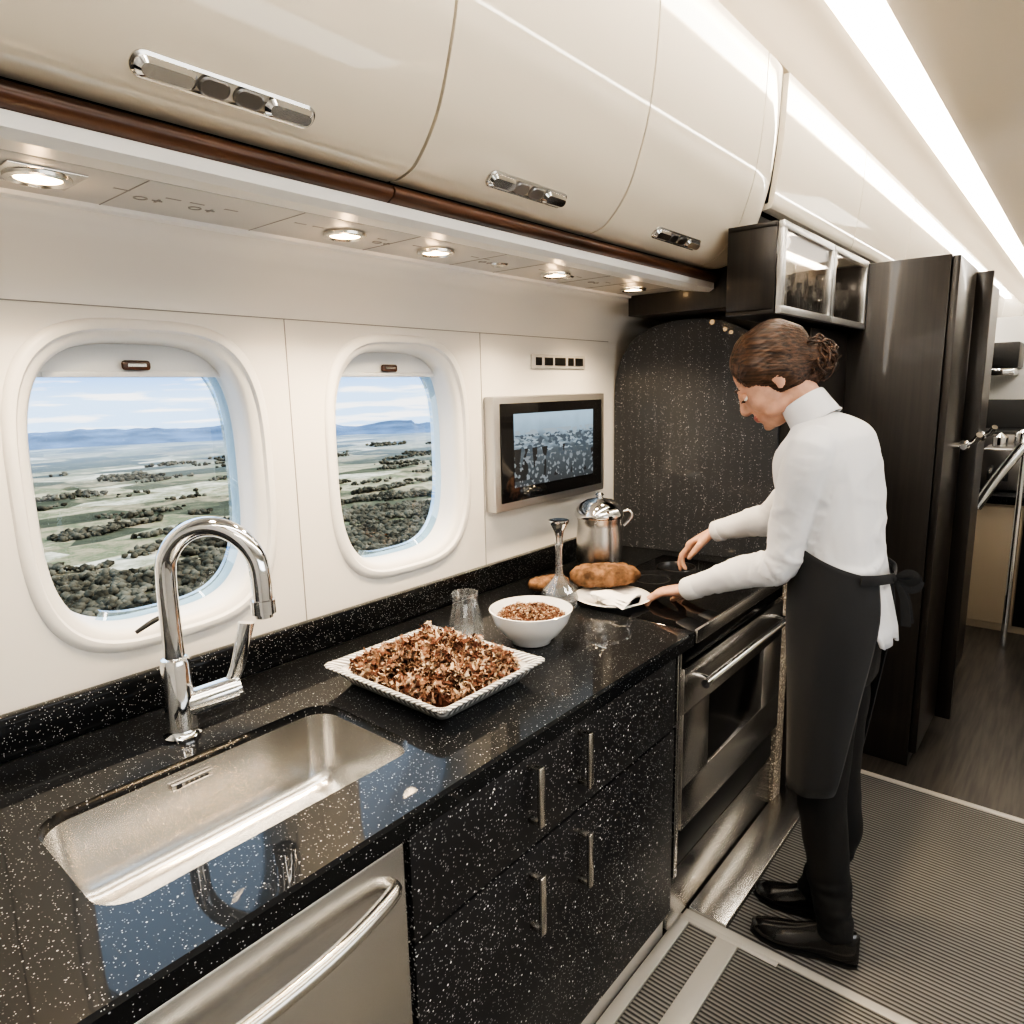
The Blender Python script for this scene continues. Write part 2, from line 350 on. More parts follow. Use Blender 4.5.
abox(bm,1.615,2.485,1.22,1.445,CZ0,CZ1,0)
abox(bm,1.615,1.64,.752,1.22,CZ0,CZ1,0); abox(bm,2.36,2.485,.752,1.22,CZ0,CZ1,0)
ct=obj('countertop',bm,'gran',label='long black speckled granite galley worktop',cat='countertop',origin=(1,1.1,CZ0),ang=.4)
box('backsplash',(-.9,2.385,1.445,1.468,CZ1,.985),'gran',bev=.004,parent=ct)
# sink
bm=bmesh.new()
def sr(ins,r,z): return ringv(rrect(shw-ins,shh-ins,r),z,scx,scy)
loftrings(bm,[sr(.0005,.0545,.884),sr(.006,.050,.884),sr(.0065,.050,.880),sr(.014,.05,.78),sr(.018,.05,.762),sr(.024,.048,.750),sr(.034,.045,.740),sr(.052,.04,.734),sr(.12,.03,.730)],cap=False)
vs=[bm.verts.new(p) for p in sr(.12,.03,.730)]; bm.faces.new(vs)
bmesh.ops.remove_doubles(bm,verts=bm.verts[:],dist=1e-5)
sk=obj('sink',bm,'steelz',label='undermount brushed stainless steel sink basin in the worktop',cat='sink',recalc=False,ang=1)
bm=bmesh.new(); lathe(bm,[(.001,.003),(.02,.003),(.035,.005),(.042,.003),(.044,0)],scx+.12,scy+.02,.7305); obj('drain',bm,'chrome',parent=sk)
bm=bmesh.new(); abox(bm,.455,.53,1.183,1.189,.856,.868,.001); abox(bm,.462,.472,1.1815,1.1835,.858,.866,0,mi=1)
for i in range(5): abox(bm,.478+i*.009,.484+i*.009,1.1815,1.1835,.860,.864,0,mi=1)
obj('badge',bm,['nickel','blackp'],parent=sk)
# faucet
fx,fy=.528,1.29
fe=empty('faucet',(fx,fy,CZ1+.001),'tall chrome gooseneck faucet with side lever beside the sink','faucet')
bm=bmesh.new(); lathe(bm,[(.001,0.001),(.034,0.001),(.035,.006),(.029,.012),(.0275,.02),(.0265,.150),(.024,.158),(.018,.162),(.001,.162)],fx,fy,CZ1); obj('base',bm,'chrome',parent=fe)
dx,dy=.62,-.78; 
def fp(s,z): return V((fx+dx*s,fy+dy*s,CZ1+z))
pts=[fp(0,.15),fp(0,.21),fp(0,.29)]
R=.090
for i in range(1,12):
    a=math.pi*i/12*1.0; pts.append(fp(R-R*math.cos(a),.315+R*math.sin(a)*1.08))
pts.append(fp(2*R,.305)); pts.append(fp(2*R,.262))
bm=bmesh.new(); tube(bm,pts,.0185,18,n=3,hint=(1,0,0)); obj('spout',bm,'chrome',parent=fe,ang=1)
bm=bmesh.new(); tube(bm,[fp(2*R,.272),fp(2*R,.246)],.0225,20,hint=(1,0,0)); tube(bm,[fp(2*R,.247),fp(2*R,.238)],.016,18,hint=(1,0,0)); obj('nozzle',bm,'chrome',parent=fe,ang=.5)
bm=bmesh.new(); hx=V((.95,-.30,.12)).normalized(); c0=V((fx,fy,CZ1+.06)); tube(bm,[c0+hx*.015,c0+hx*.105],.026,20); tube(bm,[c0+hx*.105,c0+hx*.113],.020,18)
tube(bm,[c0+hx*.085,c0+hx*.11+V((0,0,.04)),c0+hx*.135+V((0,0,.125))],[.013,.015,.017],12,n=4,hint=(0,1,0),asp=.65)
obj('lever',bm,'chrome',parent=fe,ang=.8)
# ---------------------------------------------------------------- base units
YF=.782
dw=box('dishwasher',(.03,.628,YF+.002,.880,.08,.858),'blackp',label='stainless steel under-counter dishwasher below the sink',cat='dishwasher')
d=box('door',(.034,.624,YF-.022,YF+.002,.10,.853),'steel',bev=.005,parent=dw)
bm=bmesh.new(); tube(bm,[(.075,YF-.022,.80),(.085,YF-.045,.80),(.20,YF-.068,.797),(.33,YF-.074,.796),(.46,YF-.068,.797),(.575,YF-.045,.80),(.588,YF-.022,.80)],.0125,14,n=6,hint=(0,0,1)); obj('handle',bm,'nickel',parent=d,ang=1)
bm=bmesh.new(); abox(bm,.634,.80,YF+.002,.88,.08,.858,.001); abox(bm,.795,1.565,YF+.002,1.35,.08,.858,.001)
cu=obj('drawer_cabinet',bm,'grandrawer',label='black speckled base cabinet with two deep drawers',cat='cabinet')
for z0,z1,hz0,hz1 in ((.655,.853,.712,.838),(.10,.649,.475,.603)):
    dr=box('drawer',(.638,1.560,YF-.018,YF+.003,z0,z1),'grandrawer',bev=.002,parent=cu)
    for hxx in (.945,1.115):
        bm=bmesh.new(); abox(bm,hxx-.008,hxx+.008,YF-.050,YF-.041,hz0,hz1,.002)
        abox(bm,hxx-.007,hxx+.007,YF-.046,YF-.017,hz1-.012,hz1-.002,.001); abox(bm,hxx-.007,hxx+.007,YF-.046,YF-.017,hz0+.002,hz0+.012,.001)
        obj('handle',bm,'nickel',parent=dr)
box('plinth',(-.9,1.570,.790,.83,0,.078),'frame',bev=.003,label='light metal plinth under the base cabinets',cat='plinth')
box('side_cabinet',(-.9,.025,YF-.01,1.35,.08,.858),'grandrawer',label='black speckled base cabinet beside the dishwasher',cat='cabinet')
# oven
ov=box('oven',(1.585,2.375,YF+.006,1.25,.195,.858),'blackp',label='built-in stainless steel range oven with black glass window',cat='oven')
box('side_trim',(1.572,1.592,YF-.02,YF+.02,.195,.860),'steel',parent=ov)
box('control_panel',(1.595,2.37,YF-.018,YF+.005,.815,.861),'blackw',bev=.003,parent=ov)
bm=bmesh.new(); x0,x1,z0,z1=1.60,2.366,.33,.805; fw=.165
for dd in ((x0,x1,z0,z0+.13),(x0,x1,z1-.13,z1),(x0,x0+fw,z0+.125,z1-.125),(x1-fw,x1,z0+.125,z1-.125)): abox(bm,dd[0],dd[1],YF-.024,YF+.004,dd[2],dd[3],.001)
od=obj('door',bm,'steel',parent=ov)
box('window',(x0+fw-.005,x1-fw+.005,YF-.020,YF-.012,z0+.12,z1-.12),'blackw',bev=.002,parent=od)
bm=bmesh.new(); tube(bm,[(x0+.04,YF-.065,.762),(x1-.03,YF-.065,.762)],.012,14)
for xx in (x0+.08,x1-.07): tube(bm,[(xx,YF-.065,.762),(xx,YF-.02,.762)],.008,10)
obj('handle',bm,'chrome',parent=od,ang=.8)
box('lower_panel',(1.595,2.37,YF-.005,YF+.01,.20,.325),'blackp',parent=ov)
box('kick_panel',(1.575,2.375,YF-.003,YF+.03,.019,.19),'steel',bev=.003,label='stainless steel kick panel below the oven',cat='kick panel')
ck=box('cooktop',(1.642,2.358,.752,1.218,.866,.9002),'blackg',bev=.002,label='black glass cooktop with steel front edge set in the worktop',cat='cooktop')
box('front_edge',(1.642,2.358,.744,.754,.868,.906),'steel',bev=.003,parent=ck)
for cxx,cyy,rr_ in ((2.17,.90,.085),(2.03,1.09,.06),(2.23,1.10,.07)):
    bm=bmesh.new(); lathe(bm,[(rr_,0),(rr_,.0006),(rr_-.003,.0006),(rr_-.003,0)],cxx,cyy,.9001); obj('burner_ring',bm,'steeld',parent=ck)
box('speckled_column',(2.385,2.46,.765,.85,.0,.858),'goldspeck',label='glittering speckled end panel beside the oven',cat='panel')
# splash panel (arched) and bulkhead
bm=bmesh.new(); ap=[(.845,1.40),(.86,1.56),(.90,1.67),(.98,1.745),(1.11,1.785),(1.26,1.78),(1.36,1.745),(1.43,1.67),(1.462,1.56),(1.466,1.40)]
core=catmull([V((0,a,b)) for a,b in ap],5); poly=[(.845,.902)]+[(p.y,p.z) for p in core]+[(1.466,.902)]
extr(bm,poly,0,.018,bev=.003)
for v in bm.verts: v.co.x+=2.392+(1.466-v.co.y)*.137
obj('splash_panel',bm,'gransplash',label='tall arched black speckled granite splash panel behind the cooktop',cat='splash panel',ang=.4)
box('tall_cabinet',(2.528,2.975,.76,1.33,.0,1.735),'brown',bev=.003,label='dark brown tall galley cabinet beside the cooktop',cat='cabinet')
bm=bmesh.new(); abox(bm,2.508,2.524,.76,1.34,.0,1.735,.002); abox(bm,2.272,2.524,.868,1.335,1.80,2.075,.002); abox(bm,2.508,2.524,.868,1.335,1.73,1.85,.002)
obj('bulkhead_panel',bm,'brown',label='black surround panel behind and above the splash panel',cat='panel')
# glass-front wall cabinet
gx0,gx1,gy0,gy1,gz0,gz1=2.03,2.972,.70,.862,1.745,1.995
bm=bmesh.new()
for q,dd in enumerate(((gx0,gx1,gy0+.02,gy1,gz1-.015,gz1),(gx0,gx1,gy0+.02,gy1,gz0,gz0+.015),(gx0,gx0+.012,gy0+.02,gy1,gz0+.01,gz1-.01),(gx1-.015,gx1,gy0+.02,gy1,gz0+.01,gz1-.01))): abox(bm,*dd,bev=.001)
abox(bm,gx0+.012,gx1,gy1-.012,gy1-.002,gz0+.01,gz1-.01,0,mi=1)
gc=obj('glass_cabinet',bm,['brown','lining'],label='dark wall cabinet with steel-framed glass doors holding glassware',cat='cabinet')
mid=2.52
for a,b in ((gx0+.004,mid),(mid+.006,gx1-.003)):
    bm=bmesh.new()
    for dd in ((a,b,gz0,gz0+.022),(a,b,gz1-.022,gz1),(a,a+.022,gz0+.018,gz1-.018),(b-.022,b,gz0+.018,gz1-.018)): abox(bm,dd[0],dd[1],gy0,gy0+.018,dd[2],dd[3],.002)
    g=obj('door',bm,'silver',parent=gc); box('pane',(a+.018,b-.018,gy0+.007,gy0+.011,gz0+.020,gz1-.020),'cglass',bev=0,parent=g)
for x in (2.2,2.7):
    l=bpy.data.lights.new('cabinet_fill','POINT'); l.energy=1.0; l.color=(1,.87,.72); l.shadow_soft_size=.02  # added point fill to brighten the cabinet interior, no fixture modelled
    lo=bpy.data.objects.new('cabinet_fill',l); lo.location=(x,gy0+.05,gz1-.03); bpy.context.collection.objects.link(lo)
for i in range(14):
    x=gx0+.055+i*.062; y=gy0+.050+(i%2)*.060
    bm=bmesh.new(); h=.10+.03*((i*7)%3)/2
    if i%2==1:
        lathe(bm,[(.001,0),(.024,0),(.026,.01),(.026,.075),(.010,.098),(.009,.125),(.001,.126)],x,y,gz0+.016,18)
        obj('bottle',bm,'bottle',label='small dark bottle inside the glass cabinet',cat='bottle',group='bottles in the wall cabinet')
    else:
        lathe(bm,[(.001,0),(.026,0),(.026,.003),(.004,.008),(.004,h*.45),(.02,h*.55),(.028,h*.8),(.024,h+.02),(.0225,h+.02),(.026,h*.8),(.018,h*.58),(.001,h*.5)],x,y,gz0+.016,20)
        obj('wine_glass',bm,'tumbler',label='small clear stemmed glass inside the glass cabinet',cat='glass',group='glassware in the wall cabinet')
# refrigerator
rf=box('refrigerator',(2.98,4.30,.432,1.335,.0,1.99),'brown',bev=.003,label='tall dark brown built-in refrigerator cabinet projecting into the aisle',cat='refrigerator')
for a,b in ((2.985,3.62),(3.63,4.295)):
    dd=box('door',(a,b,.405,.430,.06,1.985),'brown',bev=.004,parent=rf)
    hx_=3.24 if a<3.3 else 3.78
    bm=bmesh.new(); tube(bm,[(hx_-.07,.365,1.29),(hx_+.07,.365,1.29)],.012,12)
    for q in (-.05,.05): tube(bm,[(hx_+q,.41,1.29),(hx_+q,.36,1.29)],.010,10)
    tube(bm,[(hx_,.365,1.29),(hx_-.01,.335,1.31),(hx_-.04,.32,1.335)],[.010,.013,.012],12)
    ell(bm,(hx_,.37,1.29),(.028,.02,.022))
    obj('handle',bm,'chrome',parent=dd,ang=.8)
box('edge_panel',(3.40,3.425,.345,.404,.06,1.97),'brown',bev=.004,parent=rf)
# far galley
fg=box('far_cabinet',(5.05,6.3,-.9,.95,.0,.80),'beige',bev=.003,label='beige galley base cabinet at the far end of the aisle',cat='cabinet')
box('door',(5.035,5.052,.25,.9,.05,.78),'beige',parent=fg); box('door',(5.030,5.052,-.5,.24,.05,.78),'blackp',parent=fg)
box('far_countertop',(5.0,6.3,-.9,.97,.801,.85),'gran',label='dark speckled worktop on the far galley cabinet',cat='countertop')
em=box('espresso_machine',(5.2,5.55,.22,.50,.852,1.12),'steeld',bev=.02,label='chrome coffee machine on the far worktop',cat='coffee machine')
bm=bmesh.new(); lathe(bm,[(.001,0),(.05,0),(.055,.02),(.05,.09),(.02,.11),(.001,.112)],5.36,.30,1.121); obj('lid',bm,'chrome',parent=em,ang=.5)
bm=bmesh.new(); lathe(bm,[(.001,0),(.04,0),(.042,.06),(.001,.09)],5.34,.42,1.121); obj('lid',bm,'chrome',parent=em,ang=.5)
for y in (.28,.36,.44):
    bm=bmesh.new(); tube(bm,[(5.2,y,1.0),(5.12,y,.98),(5.11,y,.93)],.014,10,n=3); obj('spout',bm,'blackp',parent=em,ang=.9)
box('galley_backdrop',(6.0,6.03,-.2,1.3,.852,1.40),'blackp',bev=.003,label='dark splashback behind the far worktop',cat='panel')
mw=box('microwave',(5.62,5.98,.25,.72,.852,1.20),'blackp',bev=.01,label='black microwave with steel trim on the far worktop',cat='microwave')
box('door',(5.605,5.62,.27,.60,.87,1.18),'steeld',bev=.004,parent=mw)
for i,(y,h,r_) in enumerate(((.70,.22,.045),(.60,.26,.04),(.53,.2,.035),(.17,.26,.04),(.10,.20,.045),(.02,.24,.04))):
    bm=bmesh.new(); lathe(bm,[(.001,0),(r_,0),(r_,h*.7),(r_*.6,h*.85),(r_*.5,h),(.001,h+.005)],5.12+.09*(i%2),y,.851,20); o=obj('jug',bm,'chrome' if i%2 else 'steeld',label='small metal jug on the far worktop',cat='jug',group='jugs on the far worktop')
cm=box('coffee_dispenser',(6.05,6.499,.42,.68,1.62,1.80),'blackp',bev=.01,label='black wall-hung coffee dispenser under the far lockers',cat='coffee machine')
box('base',(6.07,6.499,.44,.66,1.57,1.62),'chrome',parent=cm)
bm=bmesh.new(); tube(bm,[(4.42,.425,.86),(4.44,.35,1.02),(4.47,.25,1.20)],.026,14,n=3); tube(bm,[(4.47,.25,1.20),(4.6,.25,1.24),(4.75,.26,1.24)],.018,12,n=3); tube(bm,[(4.30,.425,.86),(4.42,.425,.86)],.016,12)
tube(bm,[(4.75,.26,1.25),(4.75,.26,1.0),(4.75,.26,.01)],.016,12); 
obj('grab_rail',bm,'chrome',label='angled chrome grab rail fixed beside the refrigerator',cat='rail',ang=.8)
# ---------------------------------------------------------------- overhead bins
prof=[(1.0,1.915),(.965,1.917),(.925,1.934),(.873,1.995),(.838,2.08),(.816,2.164),(.799,2.3),(.792,2.465)]
pc=[(p.y,p.z) for p in catmull([V((0,a,b)) for a,b in prof],5)]
def inset(pc,d):
    out=[]
    for i in range(len(pc)):
        a=pc[max(0,i-1)]; b=pc[min(len(pc)-1,i+1)]; t=V((b[0]-a[0],b[1]-a[1])); t.normalize()
        n=V((t.y,-t.x))
        if n.x<0 and abs(n.x)>abs(n.y): n=-n
        if n.y<0 and abs(n.y)>=abs(n.x): n=-n
        out.append((pc[i][0]+n.x*d,pc[i][1]+n.y*d))
    return out
def bin_(x0,x1,handle):
    inn=inset(pc,.018)
    bm=bmesh.new(); extr(bm,inset(pc,.020)+[(1.34,2.46),(1.34,1.935)],x0,x1)
    b=obj('overhead_locker',bm,'dark',label='glossy cream overhead locker with chrome latch',cat='overhead locker',group='overhead lockers')
    bm=bmesh.new(); extr(bm,pc+inn[::-1],x0+.002,x1-.002,bev=.003)
    d=obj('door',bm,'cream',parent=b,ang=.5)
    if handle:
        c=(handle[0]+handle[1])/2; w=(handle[1]-handle[0])/2
        i=min(range(len(pc)),key=lambda i:abs(pc[i][1]-1.943)); t=V((0,pc[i+1][0]-pc[i-1][0],pc[i+1][1]-pc[i-1][1])).normalized(); nrm=V((0,t.z,-t.y)); nrm=-nrm if nrm.y>0 else nrm
        P=V((c,pc[i][0],pc[i][1]))
        R3=Matrix((V((1,0,0)),t,nrm)).transposed()
        bm=bmesh.new()
        def rr3(hw,hh,z,off=0):
            return [P+R3@V((off+p[0],p[1],z)) for p in rrect(hw,hh,hh*.98,48)]
        loftrings(bm,[rr3(w,.017,-.004),rr3(w,.017,.002),rr3(w-.004,.013,.004),rr3(w-.01,.011,-.001)])
        h=obj('handle',bm,'nickel',parent=d,ang=.5)
        for s in (-1,1):
            bm=bmesh.new(); loftrings(bm,[rr3(w*.30,.0130,-.002,s*w*.67),rr3(w*.30,.0130,.006,s*w*.67),rr3(w*.25,.008,.012,s*w*.67)]); obj('latch',bm,'chrome',parent=h,ang=.5)
            bm=bmesh.new(); loftrings(bm,[rr3(w*.165,.0125,-.002,s*w*.19),rr3(w*.165,.0125,.005,s*w*.19),rr3(w*.14,.010,.007,s*w*.19)]); obj('latch_plate',bm,'steeld',parent=h,ang=.5)
    return b
bin_(-.90,-.395,None); bin_(-.39,.235,(-.2,.06)); bin_(.24,.865,(.40,.655)); bin_(.868,1.475,(1.035,1.285)); bin_(1.478,2.105,(1.68,1.945))
bm=bmesh.new(); rings=[]; cen=(1.1,2.2)
full=pc+[(1.34,2.465),(1.34,1.915)]
for s in [0,.4,.6,.75,.85,.92,.97,1]:
    x=2.108+.152*s; k_=.0 if s<.4 else .05*(1-math.sqrt(max(0,1-((s-.4)/.6)**2)))
    rings.append([V((x,y+(cen[0]-y)*k_*1.2,z+(cen[1]-z)*k_*.9)) for y,z in full])
loftrings(bm,rings); obj('overhead_locker',bm,'cream',label='glossy cream rounded end section of the overhead lockers',cat='overhead locker',group='overhead lockers',ang=.5)
pf=[(.86,2.085),(.84,2.088),(.825,2.10),(.812,2.18),(.799,2.3),(.792,2.465)]
pfc=[(p.y,p.z) for p in catmull([V((0,a,b)) for a,b in pf],4)]
def farbin(x0,x1):
    bm=bmesh.new(); extr(bm,inset(pfc,.02)+[(1.34,2.46),(1.34,2.11)],x0,x1); b=obj('overhead_locker',bm,'dark',label='glossy cream overhead locker further along the aisle',cat='overhead locker',group='overhead lockers')
    bm=bmesh.new(); extr(bm,pfc+inset(pfc,.018)[::-1],x0+.002,x1-.002,bev=.002); obj('door',bm,'cream',parent=b,ang=.5)
for a,b in ((2.275,3.2),(3.203,4.17),(4.173,5.2),(5.203,6.3),(6.303,7.6),(7.603,9.0),(9.003,11.3)): farbin(a,b)
box('cornice_panel',(2.53,6.3,.88,1.34,2.0,2.08),'brown',bev=.002,label='dark panel closing the space under the far lockers',cat='panel')
box('reading_light',(4.4,11.2,.842,.858,2.074,2.087),'strip',bev=0,label='thin light strip under the far lockers',cat='light strip')
for a,b in ((-.9,.862),(.866,2.262)):
    bm=bmesh.new(); pp=[(1.03,1.912),(.998,1.912),(.986,1.906),(.982,1.898),(.986,1.889),(1.0,1.882),(1.03,1.882)]
    extr(bm,pp,a,b); obj('wood_trim',bm,'wood',label='dark walnut trim strip under the overhead lockers',cat='trim strip',group='walnut trim strips',ang=.9)
# light panel
bm=bmesh.new(); extr(bm,[(1.003,1.881),(1.003,1.862),(1.02,1.853),(1.115,1.868),(1.118,1.874),(1.315,1.874),(1.318,1.862),(1.344,1.862),(1.344,1.90),(1.03,1.90),(1.03,1.881)],-.9,2.262)
lp=obj('light_panel',bm,'white',label='white service panel with downlights under the overhead lockers',cat='light panel',ang=.5)
bm=bmesh.new(); abox(bm,-.88,2.25,1.12,1.313,1.868,1.8745,.001); obj('grey_insert',bm,'greyp',parent=lp)
for x in (.20,.50,.77,1.05,1.33,1.50,1.80,1.96,2.16): box('seam',(x-.001,x+.001,1.12,1.313,1.8672,1.8685),'seam',bev=0,parent=lp)
for x in (.48,.56,.60,.66,.80,.84,1.00,1.10,1.29,1.33,1.56,1.74,1.90,1.98):
    bm=bmesh.new(); tube(bm,[(x-.002,1.195,1.8678),(x+.022,1.195,1.8678)],[(.003,.0006)]*2,8); obj('marking',bm,'seam',parent=lp)
for x in (.53,.62,1.02,1.36,1.86):
    bm=bmesh.new(); lathe(bm,[(.011,.0),(.011,-.001),(.008,-.001),(.008,0)],x,1.225,1.8680,20); obj('marking_ring',bm,'seam',parent=lp,ang=.5)
    bm=bmesh.new(); abox(bm,x+.018,x+.034,1.222,1.226,1.8670,1.8682,0); abox(bm,x+.024,x+.028,1.214,1.234,1.8670,1.8682,0); obj('marking_icon',bm,'seam',parent=lp)
for x in (1.42,1.72):
    bm=bmesh.new(); lathe(bm,[(.001,-.004),(.008,-.004),(.012,-.006),(.02,-.005),(.024,-.001),(.024,.002)],x,1.22,1.869,24); obj('air_vent',bm,'nickel',parent=lp,ang=.5)
for i,x in enumerate((.38,.92,1.176,1.646,2.08)):
    bm=bmesh.new()
    if i==0: abox(bm,x-.05,x+.05,1.155,1.255,1.8650,1.8685,.001)
    lathe(bm,[(.034,.0),(.044,-.001),(.043,-.006),(.036,-.008),(.031,-.004),(.031,.001)],x,1.205,1.8665,32)
    dl=obj('downlight',bm,'nickel',label='round warm recessed downlight with metal ring in the service panel',cat='downlight',group='recessed downlights',ang=.5)
    bm=bmesh.new(); lathe(bm,[(.001,-.001),(.018,-.002),(.0305,-.0005),(.0305,.001)],x,1.205,1.8650,24,cap=True); obj('lens',bm,'lamp',parent=dl,ang=1)
    l=bpy.data.lights.new('downlight_lamp','SPOT'); l.energy=32; l.spot_size=math.radians(125); l.spot_blend=.8; l.color=(1,.76,.48); l.shadow_soft_size=.03
    lo=bpy.data.objects.new('downlight_lamp',l); lo.location=(x,1.205,1.853); bpy.context.collection.objects.link(lo)
    l=bpy.data.lights.new('downlight_glow','POINT'); l.energy=.22; l.color=(1,.64,.32); l.shadow_soft_size=.012
    lo=bpy.data.objects.new('downlight_glow',l); lo.location=(x,1.205,1.838); bpy.context.collection.objects.link(lo)
# ---------------------------------------------------------------- monitor + switch plate
mo=box('monitor',(1.615,2.255,1.425,1.469,1.155,1.525),'silver',bev=.006,label='wall-mounted flat screen with silver frame showing a landscape picture',cat='monitor')
box('bezel',(1.643,2.227,1.420,1.427,1.183,1.502),'blackg',bev=.002,parent=mo)
m,nt,b=nodes('screen_picture'); L=nt.links
tc=nt.nodes.new('ShaderNodeTexCoord')
sx=nt.nodes.new('ShaderNodeSeparateXYZ'); L.new(tc.outputs['Object'],sx.inputs[0])
r=nt.nodes.new('ShaderNodeValToRGB'); e=r.color_ramp.elements; e[0].position=0; e[0].color=(.04,.05,.06,1); e[1].position=1; e[1].color=(.42,.60,.74,1)
for p,c in ((.25,(.06,.08,.095)),(.48,(.10,.13,.155)),(.58,(.24,.32,.39)),(.66,(.10,.14,.17)),(.78,(.30,.42,.53))): q=e.new(p); q.color=(*c,1)
ns=nt.nodes.new('ShaderNodeTexNoise'); ns.inputs['Scale'].default_value=14; L.new(tc.outputs['Object'],ns.inputs['Vector'])
ma=nt.nodes.new('ShaderNodeMath'); ma.operation='MULTIPLY_ADD'; ma.inputs[1].default_value=4.4; L.new(sx.outputs['Z'],ma.inputs[0])
mb=nt.nodes.new('ShaderNodeMath'); mb.operation='MULTIPLY_ADD'; mb.inputs[1].default_value=.3; mb.inputs[2].default_value=-.15; L.new(ns.outputs['Fac'],mb.inputs[0]); L.new(mb.outputs[0],ma.inputs[2]); L.new(ma.outputs[0],r.inputs['Fac'])
def vor(sc,thr,cl,prev,z0,z1):
    mp=nt.nodes.new('ShaderNodeMapping'); mp.inputs['Scale'].default_value=sc; v=nt.nodes.new('ShaderNodeTexVoronoi'); v.inputs['Scale'].default_value=1; L.new(tc.outputs['Object'],mp.inputs[0]); L.new(mp.outputs[0],v.inputs['Vector'])
    sp=nt.nodes.new('ShaderNodeSeparateColor'); L.new(v.outputs['Color'],sp.inputs[0]); g=nt.nodes.new('ShaderNodeMath'); g.operation='GREATER_THAN'; g.inputs[1].default_value=thr; L.new(sp.outputs[0],g.inputs[0])
    a=nt.nodes.new('ShaderNodeMath'); a.operation='GREATER_THAN'; a.inputs[1].default_value=z0; L.new(sx.outputs['Z'],a.inputs[0])
    c=nt.nodes.new('ShaderNodeMath'); c.operation='LESS_THAN'; c.inputs[1].default_value=z1; L.new(sx.outputs['Z'],c.inputs[0])
    m1=nt.nodes.new('ShaderNodeMath'); m1.operation='MULTIPLY'; L.new(g.outputs[0],m1.inputs[0]); L.new(a.outputs[0],m1.inputs[1])
    m2=nt.nodes.new('ShaderNodeMath'); m2.operation='MULTIPLY'; L.new(m1.outputs[0],m2.inputs[0]); L.new(c.outputs[0],m2.inputs[1])
    mx=nt.nodes.new('ShaderNodeMix'); mx.data_type='RGBA'; mx.inputs[7].default_value=(*cl,1); L.new(m2.outputs[0],mx.inputs[0]); L.new(prev,mx.inputs[6]); return mx.outputs[2]
o_=vor((40,1,110),.55,(.34,.43,.50),r.outputs['Color'],.11,.185)
o_=vor((60,1,130),.6,(.07,.10,.13),o_,.09,.17)
o_=vor((34,1,11),.66,(.012,.015,.018),o_,.02,.125)
o_=vor((110,1,110),.80,(.22,.26,.29),o_,.0,.10)
L.new(o_,b.inputs['Emission Color']); b.inputs['Emission Strength'].default_value=1.0; b.inputs['Base Color'].default_value=(.02,.02,.02,1); b.inputs['Roughness'].default_value=.15
box('screen',(1.705,2.165,1.418,1.4205,1.228,1.468),m,bev=0,parent=mo)
sp=box('switch_plate',(1.86,2.18,1.462,1.4695,1.615,1.662),'greyp',bev=.002,label='small grey control plate with switches above the monitor',cat='switch plate')
for x,w in ((1.88,.03),(1.93,.045),(1.99,.06),(2.07,.03),(2.115,.045)): box('switch',(x,x+w,1.458,1.463,1.625,1.652),'blackp',bev=.001,parent=sp)
# ---------------------------------------------------------------- things on the counter
def shreds(bm,cx,cy,z0,rx,ry,h,n,L0=.016,L1=.034,sq=2,lift=.006,wr=(.003,.008)):
    for i in range(n):
        while True:
            a,b=random.uniform(-1,1),random.uniform(-1,1)
            if abs(a)**sq+abs(b)**sq<1: break
        d=max(abs(a),abs(b))**2 if sq>3 else (abs(a)**sq+abs(b)**sq)
        bump=.70+.9*noise.noise(V((a*4+cx*9,b*4,0)))
        z=z0+h*(1-d**1.3)*bump*random.uniform(.75,1.05)+random.uniform(0,lift)
        p=V((cx+a*rx,cy+b*ry,z)); th=random.uniform(0,6.28); d1=V((math.cos(th),math.sin(th),random.uniform(-.8,1.3))).normalized()
        sd=d1.cross(V((random.uniform(-.9,.9),random.uniform(-.9,.9),1))).normalized(); up=sd.cross(d1)
        Ln=random.uniform(L0,L1); w=random.uniform(*wr); cur=random.uniform(-1.0,2.0); ph=random.uniform(0,6)
        pr=noise.noise(V((a*5,b*5,4)))
        mi=random.choice((0,0,1,1,2)) if pr>0 else random.choice((0,0,1,1,2,2))
        prev=None
        for s in range(7):
            t=s/6-.5; c=p+d1*Ln*t-up*(Ln*cur*t*t); ww=w*(1-(abs(t)*1.7)**2)*(.75+.5*(s%2))+.0005
            rf_=w*.75
            q=(bm.verts.new(c+sd*ww+up*rf_*math.sin(s*2.4+ph)),bm.verts.new(c),bm.verts.new(c-sd*ww+up*rf_*math.cos(s*2.1+ph)))
            if prev:
                for j in (0,1):
                    f=bm.faces.new((prev[j],prev[j+1],q[j+1],q[j])); f.material_index=mi
            prev=q
def mound(bm,cx,cy,z0,rx,ry,h,sq=2,N=28):
    rings=[]
    for j in range(9):
        f=1-j/8*.98; rings.append([V((cx+rx*f*p[0],cy+ry*f*p[1],z0+h*(1-f**3)*(.8+.5*noise.noise(V((p[0]*f*3,p[1]*f*3,0)))))) for p in sup(1,1,sq*1.0,N)])
    loftrings(bm,rings,cap=True)
tcx,tcy=.998,1.075; thx,thy=.160,.185
bm=bmesh.new()
def tr(ins,z,r=.018): return [V((tcx+p[0],tcy+p[1],z)) for p in rrect(thx-ins,thy-ins,r,144)]
def trw(ins,z,r=.018): 
    return [V((tcx+p[0]*(1+.004*math.sin(i*1.05)),tcy+p[1]*(1+.004*math.sin(i*1.05)),z+.0010*math.sin(i*1.05))) for i,p in enumerate(rrect(thx-ins,thy-ins,r,144))]
C1=CZ1+.001
